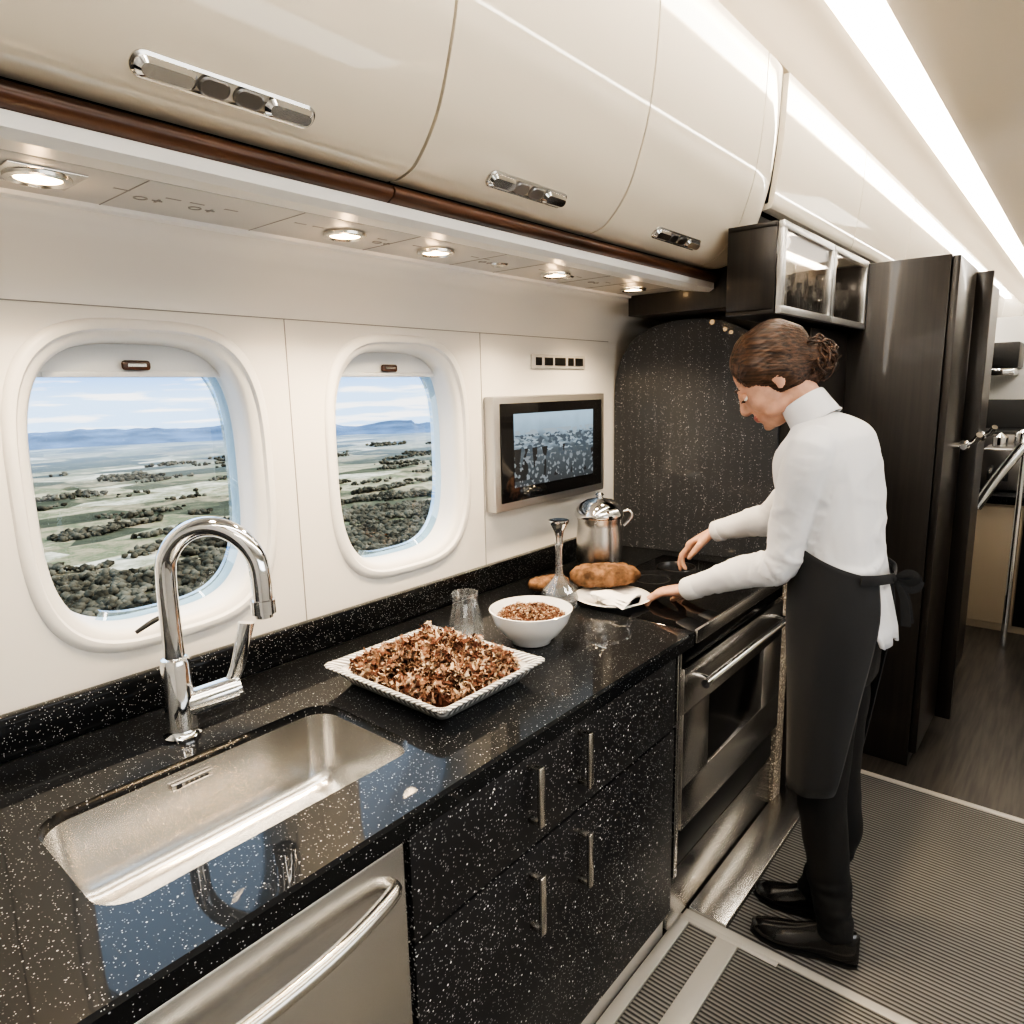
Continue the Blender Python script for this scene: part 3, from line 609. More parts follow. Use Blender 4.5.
loftrings(bm,[tr(.042,C1),tr(.034,C1+.002),tr(.010,C1+.034),trw(-.004,C1+.044),trw(-.006,C1+.046),trw(-.004,C1+.048),trw(.004,C1+.047),tr(.009,C1+.044),tr(.018,C1+.034),tr(.040,C1+.010),tr(.06,C1+.008)])
st_=obj('serving_tray',bm,'porc',label='square white rimmed serving dish on the granite worktop',cat='serving dish',ang=.7)
bm=bmesh.new(); loftrings(bm,[tr(.0185,C1+.0365),tr(.0095,C1+.0450),trw(.003,C1+.0488),trw(-.003,C1+.0490),trw(-.0070,C1+.046),trw(-.0060,C1+.043),tr(.0085,C1+.0335),tr(.022,C1+.016)],cap=False)
obj('rim',bm,'silverrim',parent=st_,ang=1,label='silvery patterned rim')
bm=bmesh.new(); mound(bm,tcx,tcy,C1+.012,thx-.040,thy-.040,.050,6); 
for f in bm.faces: f.material_index=0
shreds(bm,tcx,tcy,C1+.028,thx-.024,thy-.024,.060,4200,.014,.030,sq=6,lift=.018,wr=(.0014,.0045))
obj('shredded_food',bm,['f1','f2','f3'],kind='stuff',label='heap of reddish-brown shredded food filling the square dish',cat='food',recalc=False,ang=3)
bcx,bcy=1.325,1.058
bm=bmesh.new(); lathe(bm,[(.001,.004),(.042,.003),(.048,.0),(.052,.002),(.054,.010),(.078,.03),(.098,.06),(.106,.084),(.108,.090),(.105,.091),(.101,.082),(.088,.055),(.06,.022),(.03,.013),(.001,.012)],bcx,bcy,C1,56)
obj('bowl',bm,'porc',label='round white porcelain bowl on the granite worktop',cat='bowl',ang=1)
bm=bmesh.new(); mound(bm,bcx,bcy,C1+.06,.085,.085,.02,2); shreds(bm,bcx,bcy,C1+.068,.088,.088,.022,1800,.004,.011,wr=(.0008,.0025))
obj('chopped_food',bm,['f1','f2','f3'],kind='stuff',label='brown chopped food filling the white bowl',cat='food',recalc=False,ang=3)
# glass tumbler
bm=bmesh.new(); gx_,gy_=1.235,1.205
lathe(bm,[(.001,0),(.042,0),(.046,.004),(.044,.04),(.036,.08),(.031,.105),(.034,.128),(.031,.128),(.028,.105),(.032,.08),(.039,.04),(.037,.014),(.001,.012)],gx_,gy_,C1,40)
for v in bm.verts:
    a=math.atan2(v.co.y-gy_,v.co.x-gx_); f=1+.06*math.cos(a*10); v.co.x=gx_+(v.co.x-gx_)*f; v.co.y=gy_+(v.co.y-gy_)*f
obj('glass_tumbler',bm,'tumbler',label='fluted clear drinking glass beside the square dish',cat='glass',ang=.2)
# decanter
bm=bmesh.new(); lathe(bm,[(.001,0),(.045,0),(.054,.01),(.056,.03),(.048,.055),(.028,.08),(.013,.10),(.010,.13),(.010,.18),(.013,.20),(.011,.20),(.008,.18),(.008,.13),(.010,.102),(.025,.078),(.044,.053),(.051,.03),(.048,.012),(.001,.008)],1.59,1.16,C1,36)
for v in bm.verts:
    a=math.atan2(v.co.y-1.16,v.co.x-1.59); f=1+.04*math.cos(a*9); v.co.x=1.59+(v.co.x-1.59)*f; v.co.y=1.16+(v.co.y-1.16)*f
dc=obj('decanter',bm,'tumbler',label='clear glass decanter with slim neck and metal stopper on the worktop',cat='decanter',ang=.3)
bm=bmesh.new(); lathe(bm,[(.001,.195),(.011,.195),(.012,.215),(.015,.235),(.026,.256),(.030,.262),(.030,.268),(.001,.266)],1.59,1.16,C1,30); obj('stopper',bm,'chrome',parent=dc,ang=.6)
# steel canister
px,py=1.965,1.26
bm=bmesh.new(); lathe(bm,[(.001,0),(.068,0),(.073,.006),(.078,.04),(.080,.08),(.079,.14),(.075,.180),(.075,.195),(.079,.207),(.079,.215),(.001,.215)],px,py,C1,44)
pt=obj('canister',bm,'steel',label='rounded stainless steel lidded pot with small handle on the worktop',cat='canister',ang=.5)
bm=bmesh.new(); lathe(bm,[(.083,.210),(.086,.217),(.085,.225),(.079,.240),(.065,.256),(.043,.268),(.014,.274),(.010,.278),(.015,.285),(.010,.292),(.001,.294)],px,py,C1,44); obj('lid',bm,'chrome',parent=pt,ang=.6)
bm=bmesh.new(); tube(bm,[(px+.045,py-.062,C1+.225),(px+.060,py-.082,C1+.228),(px+.064,py-.088,C1+.205),(px+.050,py-.068,C1+.175)],.006,10,n=5); obj('handle',bm,'chrome',parent=pt,ang=.9)
def plate(cx,cy,r,z):
    bm=bmesh.new(); lathe(bm,[(.001,.003),(r*.55,.003),(r*.58,0),(r*.62,.001),(r*.66,.006),(r*.97,.017),(r,.020),(r*.98,.0215),(r*.68,.011),(r*.58,.007),(.001,.007)],cx,cy,z,56)
    return obj('plate',bm,'porc',label='round white porcelain plate on the worktop',cat='plate',ang=1)
plate(1.735,1.065,.118,C1)
bm=bmesh.new()
for j,(a,w_,dz) in enumerate(((.3,.05,.0),(.1,.045,.006),(-.1,.04,.012))):
    rings=[]
    for i in range(9):
        t=i/8; rings.append([V((1.69+w_*math.cos(2*math.pi*k/12)*(1-.3*t),1.03,0))+V((.10*(t-.5)*math.sin(a),.13*(t-.5),0))+V((0,0,C1+.023+dz+.008*math.sin(2*math.pi*k/12)+.004*math.sin(t*9+k))) for k in range(12)])
    loftrings(bm,rings)
obj('napkin',bm,'napkin',label='folded white cloth napkin resting on the plate',cat='napkin',ang=1)
def loaf(cx,cy,cz,L,r,ang,lab):
    bm=bmesh.new(); d=V((math.cos(ang),math.sin(ang),0)); pts=[];rr=[]
    for i in range(41):
        t=-1+2*i/40; pts.append(V((cx,cy,cz))+d*L*t); q=max(.08,(1-abs(t)**3))**.5; rr.append((r*q,r*.66*q*(1-.10*max(0,math.cos(t*18))**6)))
    tube(bm,pts,rr,44)
    for v in bm.verts: 
        q=v.co.copy(); v.co.z+=.006*noise.noise(q*22)+.0035*noise.noise(q*75)+.0015*noise.noise(q*180); v.co.y+=.005*noise.noise(q*18+V((5,5,5)))+.002*noise.noise(q*90)
    return obj('bread_loaf',bm,'bread',label=lab,cat='bread',ang=1.5,group='bread loaves')
loaf(1.81,1.14,C1+.055,.112,.058,-.80,'browned oval bread loaf resting on the plate rim')
loaf(1.71,1.29,C1+.028,.070,.036,-.5,'smaller brown bread loaf on the worktop behind the plate')
# ---------------------------------------------------------------- PERSON
PX=1.84
def sec(c,rx,ry,tilt=0,seg=28,pw=2.3):
    o=[]
    for k in range(seg):
        t=2*math.pi*k/seg; cc,ss=math.cos(t),math.sin(t)
        x=rx*math.copysign(abs(cc)**(2/pw),cc); y=ry*math.copysign(abs(ss)**(2/pw),ss)
        o.append(V((c[0]+x,c[1]+y*math.cos(tilt),c[2]-y*math.sin(tilt))))
    return o
def torso(bm,secs,n=4):
    C=catmull([V((s[0],s[1],s[2])) for s in secs],n); R=catmull([V((s[3],s[4],s[5])) for s in secs],n)
    loftrings(bm,[sec(c,r.x,r.y,r.z) for c,r in zip(C,R)])
TS=[(PX,.455,.86,.150,.115,0),(PX,.450,.95,.158,.120,0),(PX,.448,1.05,.128,.098,.05),(PX,.460,1.15,.127,.098,.12),(PX,.480,1.25,.141,.110,.2),(PX,.500,1.35,.156,.114,.25),(PX,.510,1.405,.147,.100,.3),(PX,.522,1.438,.098,.070,.35),(PX,.537,1.458,.052,.048,.4)]
def scaled(ts,k): return [(a,b,c,d*k,e*k,f) for a,b,c,d,e,f in ts]
HC=V((PX-.005,.640,1.560)); HS=1.04
HR=Matrix.Rotation(math.radians(16),3,'Z')@Matrix.Rotation(math.radians(-36),3,'X')
def H(p): return HC+HR@(V(p)*HS)
def hell(bm,c,r,mi=0): ell(bm,H(c),[q*HS for q in r],HR,mi)
SN,EN,WN=V((1.695,.500,1.390)),V((1.715,.565,1.105)),V((1.785,.850,.965))
SF,EF,WF=V((1.985,.500,1.390)),V((2.03,.70,1.155)),V((2.055,.885,1.085))
bm=bmesh.new()
torso(bm,scaled(TS,.86))
tube(bm,[(PX,.505,1.40),(PX,.545,1.475),(PX-.002,.590,1.54)],[.056,.047,.047],18,n=3)
for S_,E_,W_ in ((SN,EN,WN),(SF,EF,WF)):
    tube(bm,[S_+V((.03 if S_ is SN else -.03,0,-.02)),S_,S_.lerp(E_,.5),E_,E_.lerp(W_,.4),W_],[.041,.042,.038,.033,.032,.023],16,n=3,rcap=True)
def legpts(x,ya): return [(PX+(x-PX)*.8,.455,.90),(x,.455,.70),(x,.450,.48),(x,.425,.30),(x,ya,.075)]
for x,ya in ((1.79,.390),(1.915,.485)):
    tube(bm,legpts(x,ya),[.085,.070,.052,.045,.032],16,n=4)
# head
hell(bm,(0,-.012,.035),(.073,.096,.088)); hell(bm,(0,.030,-.012),(.059,.062,.080)); hell(bm,(0,.046,-.072),(.036,.040,.034)); hell(bm,(0,.074,-.090),(.015,.015,.013))
for s in (-1,1):
    hell(bm,(s*.032,.052,-.030),(.024,.028,.028)); hell(bm,(s*.042,.018,-.062),(.018,.045,.020)); hell(bm,(s*.030,.079,.020),(.022,.011,.008)); hell(bm,(s*.009,.096,-.034),(.007,.009,.006))
    hell(bm,(s*.072,-.010,-.006),(.006,.015,.025)); hell(bm,(s*.075,-.016,.006),(.006,.011,.011)); hell(bm,(s*.071,-.004,-.024),(.005,.008,.008))
tube(bm,[H((0,.086,.018)),H((0,.095,-.006)),H((0,.105,-.027)),H((0,.098,-.037))],[.008,.0085,.0100,.007],12,n=3,rcap=True)
hell(bm,(0,.087,-.055),(.020,.010,.0055)); hell(bm,(0,.086,-.0655),(.017,.010,.0055)); hell(bm,(0,.076,-.048),(.024,.013,.018))
def hand(bm,wr,d,n,t,curls,s=1.0,spread=.0):
    d=V(d).normalized(); n=(V(n)-d*V(n).dot(d)).normalized(); t=(V(t)-d*V(t).dot(d)-n*V(t).dot(n)).normalized()
    hint=-n
    rings=[]
    for q,(a,w,th) in enumerate(((-.02,.023,.019),(.0,.024,.018),(.02,.031,.017),(.045,.038,.016),(.07,.041,.014),(.088,.040,.012),(.096,.036,.008))):
        c=wr+d*a*s; rings.append([c+t*(w*s*math.cos(2*math.pi*k/18))+n*(th*s*math.sin(2*math.pi*k/18)) for k in range(18)])
    loftrings(bm,rings)
    for off,Ls,bk,cu in ((.030,(.040,.025,.021),.086,curls[0]),(.0105,(.044,.028,.022),.090,curls[1]),(-.010,(.041,.026,.021),.086,curls[2]),(-.0295,(.033,.020,.018),.078,curls[3])):
        p=wr+d*(bk-.015)*s+t*off*s; dd=(d+t*off*4*spread).normalized(); pts=[p]; ang=0
        for i,Lx in enumerate(Ls):
            ang+=cu*(.7,1.0,.7)[i]
            vdir=(dd*math.cos(ang)+n*math.sin(ang)); Lz=Lx+(.015 if i==0 else 0); p=p+vdir*Lz*s; pts.append(p)
        tube(bm,pts,[.0098*s,.0092*s,.0082*s,.0068*s],12,hint=tuple(hint),rcap=True)
    p=wr+d*.018*s+t*.020*s+n*.004; v1=(d*.62+t*.70+n*.35).normalized(); v2=(d*.90+t*.18+n*.40).normalized(); v3=(d*.92-t*.05+n*.38).normalized()
    p1=p+v1*.045*s; p2=p1+v2*.032*s; p3=p2+v3*.024*s
    tube(bm,[p,p1,p2,p3],[.015*s,.0125*s,.0102*s,.0078*s],12,hint=tuple(hint),rcap=True)
hand(bm,WN,(.10,.93,-.25),(0,-.3,-1),(1,0,0),(.30,.34,.38,.46),1.0,.5)
hand(bm,WF,(-.12,.80,-.50),(0,-.55,-.8),(-1,0,0),(.66,.50,.38,.28),1.0,.7)
person=obj('person',bm,'skin',label='person in white shirt and charcoal apron reaching over the worktop',cat='person',origin=(PX,.46,.01))
remesh(person,.0044,2,.5)
person.data.materials.append(M['lip'])
inv=HR.transposed()
OP=ORI[person.name]
for p in person.data.polygons:
    if p.center.z+OP.z<1.44: continue
    l=inv@(p.center+OP-HC)/HS
    if l.y>.086 and abs(l.x)<.019 and -.0705<l.z<-.0500: p.material_index=1
for s in (-1,1):
    bm=bmesh.new(); hell(bm,(s*.030,.0800,.003),(.0125,.0105,.0105)); hell(bm,(s*.031,.0868,-.003),(.0055,.0045,.0055),1); obj('eye',bm,['eye','iris'],parent=person,ang=2)
    bm=bmesh.new(); hell(bm,(s*.030,.0818,.0050),(.0150,.0115,.0095)); obj('eyelid',bm,'skin',parent=person,ang=2)
    bm=bmesh.new(); tube(bm,[H((s*.016,.0870,-.0035)),H((s*.030,.0935,-.0045)),H((s*.043,.085,-.0025))],[.0008,.0018,.0008],8,n=4); obj('eyelashes',bm,'hair',parent=person,ang=2)
    bm=bmesh.new(); tube(bm,[H((s*.012,.0895,.024)),H((s*.028,.0905,.029)),H((s*.048,.078,.023))],[.002,.003,.0015],8,n=4); obj('eyebrow',bm,'hair',parent=person,ang=2)
# hair
bm=bmesh.new(); hell(bm,(0,-.020,.046),(.082,.100,.092)); hell(bm,(0,-.035,.0),(.077,.078,.065)); hell(bm,(0,-.055,-.03),(.05,.05,.04)); hell(bm,(-.054,.010,.044),(.027,.052,.042)); hell(bm,(.054,.010,.044),(.027,.052,.042)); hell(bm,(-.064,-.025,.012),(.019,.035,.03)); hell(bm,(.064,-.025,.012),(.019,.035,.03)); hell(bm,(0,-.088,.0),(.062,.036,.058))
hr=obj('hair',bm,'hair',parent=person,label='brown hair pulled back')
remesh(hr,.004,2)
o0=ORI[hr.name]
for v in hr.data.vertices:
    p=inv@(v.co+o0-HC)/HS
    a=math.atan2(p.x,p.z-.0); w=math.sin(a*55+7*noise.noise(p*10))*.0011+noise.noise(p*22)*.007
    v.co+=v.normal*w
rb=random.Random(5)
bm=bmesh.new(); bc=H((-.006,-.102,-.018)); ell(bm,bc,(.054,.040,.048)); ell(bm,bc+V((.0,.012,-.012)),(.046,.044,.046))
def rv(): return V((rb.gauss(0,1),rb.gauss(0,1),rb.gauss(0,1))).normalized()
for i in range(110):
    u=rv(); w_=u.cross(rv()).normalized(); nn=u.cross(w_); a0=rb.uniform(0,6.28); span=rb.uniform(1.0,2.2); rr0=.041+rb.uniform(0,.013); off=rb.uniform(-.6,.6); pts=[]
    for j in range(6):
        a=a0+span*j/5; q=(u*math.cos(a)+w_*math.sin(a)+nn*off).normalized(); pts.append(bc+V((q.x*1.15,q.y*.88,q.z*1.08))*(rr0+.005*math.sin(j*1.4+i)-(.006 if j in (0,5) else 0)))
    t_=rb.uniform(.45,1.0); tube(bm,pts,[.0008*t_,.0032*t_,.0038*t_,.0038*t_,.0032*t_,.0008*t_],6,n=3)
for i in range(45):
    u=rv(); w_=u.cross(rv()).normalized(); a0=rb.uniform(0,6.28); pts=[bc+(u*math.cos(a0+.45*j)+w_*math.sin(a0+.45*j))*(.051+.007*math.sin(j*2+i)) for j in range(4)]
    tube(bm,pts,[.0004,.0008,.0008,.0003],5,n=3)
obj('hair_bun',bm,'hair',parent=hr,label='loose gathered bun of curled hair',ang=4)
# shirt
bm=bmesh.new()
TS2=[(PX,.450,1.02,.136,.106,0)]+[(a,b,c,d*1.03,e*1.05,f) for a,b,c,d,e,f in TS[2:8]]+[(PX,.538,1.458,.056,.052,.4)]
torso(bm,TS2)
for S_,E_,W_,sg in ((SN,EN,WN,1),(SF,EF,WF,-1)):
    We=E_.lerp(W_,.93)
    tube(bm,[S_+V((.06*sg,.0,-.0)),S_+V((.005*sg,0,0)),S_.lerp(E_,.35),S_.lerp(E_,.75),E_+(E_-S_.lerp(W_,.5)).normalized()*.004,E_.lerp(W_,.3),E_.lerp(W_,.65),We],[.048,.056,.051,.046,.045,.043,.037,.031],18,n=4,rcap=True)
sh=obj('shirt',bm,'shirt',parent=person,label='white long-sleeved shirt')
remesh(sh,.0045,6,.5)
o0=ORI[sh.name]
def arm(p,A,B):
    d=B-A; t=max(0,min(1,(p-A).dot(d)/d.length_squared)); return (p-(A+d*t)).length,t
def crease(q): return max(0,1-abs(noise.noise(q))*4.0)
for v in sh.data.vertices:
    p=v.co+o0
    w=noise.noise(V((p.x*7,p.y*9+p.z*6,p.z*6-p.y*4)))*.006
    best=None
    for A,B,kk in ((SN,EN,0),(EN,WN,1),(SF,EF,2),(EF,WF,3)):
        dd_,t=arm(p,A,B)
        if dd_<.075 and (best is None or dd_<best[0]): best=(dd_,t,kk,A,B)
    if best:
        dd_,t,kk,A,B=best; s=t*(B-A).length; dA=(B-A).normalized(); rad=p-(A+dA*s)
        g=.25+.8*((1-t)**1.5 if kk%2 else t**1.5)
        q=V((rad.x*9,rad.y*9,rad.z*9))+dA*(s*20)+V((kk*5,0,0))
        w+=crease(q)*.006*g + crease(q*1.9+V((7,0,0)))*.002*g
    else:
        g=.35+1.1*max(0,1-(p.z-1.05)/.22)
        q=V((p.x*5,p.y*7-p.z*3,p.z*11+p.y*8))
        w+=crease(q)*.007*g+crease(V((p.x*14,p.y*10,p.z*5)))*.005*max(0,1-(p.z-1.05)/.16)
    v.co+=v.normal*w*(1 if p.z<1.38 else .5)
s_=sh.modifiers.new('s','SMOOTH'); s_.iterations=2; s_.factor=.5
for W_,E_ in ((WN,EN),(WF,EF)):
    bm=bmesh.new(); a=E_.lerp(W_,.84); b=E_.lerp(W_,1.0)
    tube(bm,[a,a.lerp(b,.1),a.lerp(b,.9),b],[.032,.035,.033,.029],20); obj('cuff',bm,'shirt',parent=person,ang=.9)
bm=bmesh.new(); n0=V((PX,.530,1.450)); n1=V((PX-.002,.568,1.503)); ax=(n1-n0).normalized(); rings=[]
for t,r in ((-.05,.066),(.05,.0630),(.5,.0600),(.97,.0575),(1.03,.055),(.9,.051)):
    c=n0.lerp(n1,t); u=V((1,0,0)); w=ax.cross(u).normalized(); rings.append([c+u*r*math.cos(2*math.pi*k/40)+w*r*math.sin(2*math.pi*k/40) for k in range(40)])
loftrings(bm,rings,cap=False); cl=obj('collar',bm,'shirt',parent=person,label='white stand collar',ang=1); q=cl.modifiers.new('so','SOLIDIFY'); q.thickness=.003
# shirt tail: back only
bm=bmesh.new(); rings=[]
for z,rx,ry,a0,a1 in ((1.07,.135,.100,-135,-50),(1.0,.145,.118,-130,-55),(.95,.150,.130,-126,-60),(.915,.150,.134,-120,-66)):
    rings.append([V((PX+rx*math.cos(math.radians(a0+(a1-a0)*k/20)),.450+ry*math.sin(math.radians(a0+(a1-a0)*k/20))-.004*math.sin(k*1.3),z-.01*math.sin(k*.5))) for k in range(21)])
loftrings(bm,rings,cap=False,closed=False)
st=obj('shirt_tail',bm,'shirt',parent=person,ang=2); q=st.modifiers.new('so','SOLIDIFY'); q.thickness=.003
# trousers
bm=bmesh.new(); torso(bm,[(PX,.455,.80,.138,.104,0),(PX,.455,.86,.145,.110,0),(PX,.450,.95,.145,.108,0),(PX,.450,1.04,.128,.098,0)])
for x,ya in ((1.79,.390),(1.915,.485)):
    P=[V(p) for p in legpts(x,ya)]; P[-1].z=.075
    tube(bm,P,[.078,.076,.064,.056,.046],18,n=4)
tz=obj('trousers',bm,'trouser',parent=person,label='black tapered trousers'); remesh(tz,.008,3)
o0=ORI[tz.name]
for v in tz.data.vertices:
    p=v.co+o0; v.co+=v.normal*(noise.noise(V((p.x*12,p.y*12,p.z*14)))*.006+ (noise.noise(V((p.x*20,p.y*20,p.z*45)))*.006 if p.z<.25 else 0))
# apron
bm=bmesh.new(); rings=[]
AP=[(1.125,.144,.120,.454,152),(1.10,.148,.122,.452,152),(1.04,.156,.125,.448,152),(.98,.166,.128,.445,150),(.92,.172,.128,.444,146),(.80,.168,.116,.445,140),(.68,.158,.108,.448,134),(.58,.150,.102,.450,128),(.485,.145,.099,.450,122)]
for z,rx,ry,cy,an in AP:
    row=[]
    for k in range(61):
        a=math.radians(90-an+2*an*k/60); f=1+.012*math.sin(k*.75+z*4)*(1.1-z)*2
        row.append(V((PX+rx*f*math.cos(a),cy+ry*f*math.sin(a),z+(.045*math.sin(a)*max(0,min(1,(z-.98)/.12)))+(0 if z>.5 else .035*(abs(k-30)/30)**2))))
    rings.append(row)
loftrings(bm,rings,cap=False,closed=False)
apn=obj('apron',bm,'apron',parent=person,label='charcoal waist apron tied at the back',ang=2)
q=apn.modifiers.new('ss','SUBSURF'); q.levels=q.render_levels=1; q=apn.modifiers.new('so','SOLIDIFY'); q.thickness=.004
bm=bmesh.new(); kc=V((PX-.03,.324,1.080))
tube(bm,[(PX-.12,.375,1.086),(PX-.09,.348,1.084),kc],[(.003,.013)]*3,10,n=4); tube(bm,[(PX+.12,.375,1.086),(PX+.06,.338,1.084),kc],[(.003,.013)]*3,10,n=4)
ell(bm,kc,(.010,.009,.010))
for s,dz in ((-1,.020),(1,-.004)):
    tube(bm,[kc,kc+V((s*.014,-.030,dz)),kc+V((s*.022,-.052,dz-.006)),kc+V((s*.014,-.034,dz-.024)),kc],[(.0015,.004),(.0015,.010),(.0015,.011),(.0015,.008),(.0015,.003)],10,n=4)
    tube(bm,[kc,kc+V((s*.008,-.026,-.045)),kc+V((s*.014,-.036,-.11))],[(.0015,.005),(.0015,.010),(.0015,.013)],10,n=4)
obj('apron_bow',bm,'apron',parent=apn,ang=1)
def shoe(heel,toe):
    heel,toe=V(heel),V(toe); d=(toe-heel).normalized(); s=V((-d.y,d.x,0)); L_=(toe-heel).length
    bm=bmesh.new(); rings=[]
    for t,w,h,zb in ((-.01,.020,.060,.012),(.03,.030,.075,.010),(.15,.034,.080,.008),(.3,.033,.085,.008),(.42,.034,.068,.008),(.58,.042,.050,.006),(.75,.044,.040,.006),(.88,.036,.033,.006),(.96,.024,.027,.007),(1.0,.010,.018,.009)):
        c=heel+d*L_*t; row=[]
        for k in range(20):
            a=2*math.pi*k/20; cc,ss=math.cos(a),math.sin(a); z=zb+.010+ (h*ss if ss>0 else .010*ss)
            row.append(c+s*w*math.copysign(abs(cc)**.8,cc)*(1-.35*max(0,ss)**2)+V((0,0,z+.006)))
        rings.append(row)
    loftrings(bm,rings); o=obj('shoe',bm,'shoe',parent=person,label='black polished leather dress shoe',ang=1.2)
    bm=bmesh.new(); rings=[]
    for z,e in ((.009,.0),(.018,.001)):
        pts=[]
        for t,w in ((0,.022),(.1,.032),(.3,.031),(.55,.041),(.75,.045),(.9,.034),(1.01,.010)): pts.append(heel+d*L_*t+s*(w+.003+e)+V((0,0,z)))
        for t,w in ((1.01,.010),(.9,.034),(.75,.045),(.55,.041),(.3,.031),(.1,.032),(0,.022)): pts.append(heel+d*L_*t-s*(w+.003+e)+V((0,0,z)))
        rings.append(pts)
    loftrings(bm,rings); obj('sole',bm,'blackp',parent=o)
shoe((1.80,.335,0),(1.745,.60,0)); shoe((1.925,.42,0),(1.895,.645,0))
# ---------------------------------------------------------------- outside landscape
def gmat():
    m,nt,b=nodes('hazed_countryside_fields'); L=nt.links
    tc=nt.nodes.new('ShaderNodeTexCoord'); v=nt.nodes.new('ShaderNodeTexVoronoi'); v.inputs['Scale'].default_value=.016; v.inputs['Randomness'].default_value=.9
    mp=nt.nodes.new('ShaderNodeMapping'); mp.inputs['Scale'].default_value=(1,2.2,1); mp.inputs['Rotation'].default_value=(0,0,.4)
    L.new(tc.outputs['Object'],mp.inputs[0]); L.new(mp.outputs[0],v.inputs['Vector'])
    sp=nt.nodes.new('ShaderNodeSeparateColor'); L.new(v.outputs['Color'],sp.inputs[0])
    r=nt.nodes.new('ShaderNodeValToRGB'); e=r.color_ramp.elements; e[0].color=(.040,.042,.030,1); e[1].color=(.46,.40,.30,1); 
    for p,c in ((.3,(.08,.08,.05)),(.45,(.25,.20,.125)),(.58,(.10,.11,.06)),(.70,(.32,.26,.17)),(.82,(.16,.155,.09))): q=e.new(p); q.color=(*c,1)
    n=nt.nodes.new('ShaderNodeTexNoise'); n.inputs['Scale'].default_value=.05; n.inputs['Detail'].default_value=9; n.inputs['Roughness'].default_value=.75; L.new(tc.outputs['Object'],n.inputs['Vector'])
    mx=nt.nodes.new('ShaderNodeMath'); mx.operation='MULTIPLY_ADD'; mx.inputs[1].default_value=1.0; L.new(n.outputs['Fac'],mx.inputs[0])
    m2=nt.nodes.new('ShaderNodeMath'); m2.operation='MULTIPLY_ADD'; m2.inputs[1].default_value=.9; m2.inputs[2].default_value=-.42; L.new(sp.outputs[0],m2.inputs[0]); L.new(m2.outputs[0],mx.inputs[2]); L.new(mx.outputs[0],r.inputs['Fac'])
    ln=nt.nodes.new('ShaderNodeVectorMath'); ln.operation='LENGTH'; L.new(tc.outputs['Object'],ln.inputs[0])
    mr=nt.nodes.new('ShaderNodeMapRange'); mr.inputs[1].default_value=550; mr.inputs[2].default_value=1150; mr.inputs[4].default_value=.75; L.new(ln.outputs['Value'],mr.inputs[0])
    hz=nt.nodes.new('ShaderNodeMix'); hz.data_type='RGBA'; hz.inputs[7].default_value=(.20,.25,.31,1); L.new(mr.outputs[0],hz.inputs[0]); L.new(r.outputs['Color'],hz.inputs[6]); L.new(hz.outputs[2],b.inputs['Base Color'])  # distance haze mixed straight into the ground's base colour
    b.inputs['Roughness'].default_value=.9; b.inputs['Specular IOR Level'].default_value=0; return m
GZ=-60
bm=bmesh.new(); rings=[]
A=[math.radians(20+90*k/90) for k in range(91)]
for r_ in (60,200,400,700,1000,1250): rings.append([V((r_*math.cos(a),r_*math.sin(a),GZ)) for a in A])
loftrings(bm,rings,cap=False,closed=False)
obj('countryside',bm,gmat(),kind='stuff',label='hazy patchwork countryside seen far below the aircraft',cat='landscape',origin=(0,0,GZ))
bm=bmesh.new(); rings=[]
for j,(r_,f) in enumerate(((1000,0),(1060,.45),(1120,.8),(1180,1),(1230,.6),(1260,0))):
    rings.append([V((r_*math.cos(a),r_*math.sin(a),GZ-1+f*(13+10*noise.noise(V((a*6,2,0)))+6*noise.noise(V((a*19,5,0)))+2.5*noise.noise(V((a*60,9,0)))-6*(math.degrees(a)<48)+0))) for a in [math.radians(20+90*k/300) for k in range(301)]])
loftrings(bm,rings,cap=False,closed=False)
hm=mat('haze_tinted_hills',(.085,.125,.19),1,spec=0,var=.3,vscale=.02)  # blue of distance haze put into the hill colour
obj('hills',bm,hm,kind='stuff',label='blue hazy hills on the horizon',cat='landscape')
rt=random.Random(11)
tpl=bmesh.new(); bmesh.ops.create_icosphere(tpl,subdivisions=1,radius=1); tv=[v.co.copy() for v in tpl.verts]; tf=[[v.index for v in f.verts] for f in tpl.faces]; tpl.free()
verts=[];faces=[];cnt=0
y=118.0
while y<640:
    st=1.9 if y<360 else 3.2
    x=y*.16
    while x<y*1.12+15:
        xx=x+rt.uniform(-st,st)*.6; yy=y+rt.uniform(-st,st)*.6
        dens=noise.noise(V((xx/70,yy/26,3)))*.8+noise.noise(V((xx/16,yy/9,8)))*.35+(1.05-(yy-120)/150)
        if yy>280: dens=max(dens,noise.noise(V((xx/60,yy/14,5)))-.33)
        if dens>.0:
            r_=rt.uniform(.8,1.9)*(1+max(0,y-300)/900); sh_=rt.uniform(.5,1.0); b0=len(verts); lift=rt.uniform(0,1.3)+1.5*max(0,noise.noise(V((xx/9,yy/9,1))))
            for c in tv:
                k_=rt.uniform(.65,1.3); verts.append((xx+c.x*r_*k_-200,yy+c.y*r_*k_-300,lift+r_*.3+c.z*r_*sh_*k_))
            for f in tf: faces.append([b0+i for i in f])
            cnt+=1
        x+=st
    y+=st
me=bpy.data.meshes.new('tree_canopy'); me.from_pydata(verts,[],faces); me.polygons.foreach_set('use_smooth',[True]*len(me.polygons))
print('crowns',cnt)
tm=mat('autumn_tree_canopy',(.070,.061,.042),.95,spec=0,var=.7,vscale=.14)
me.materials.append(tm); tc_=bpy.data.objects.new('tree_canopy',me); tc_.location=(200,300,GZ); bpy.context.collection.objects.link(tc_)
tag(tc_,'dense olive and brown woodland seen far below','trees',None,'stuff')
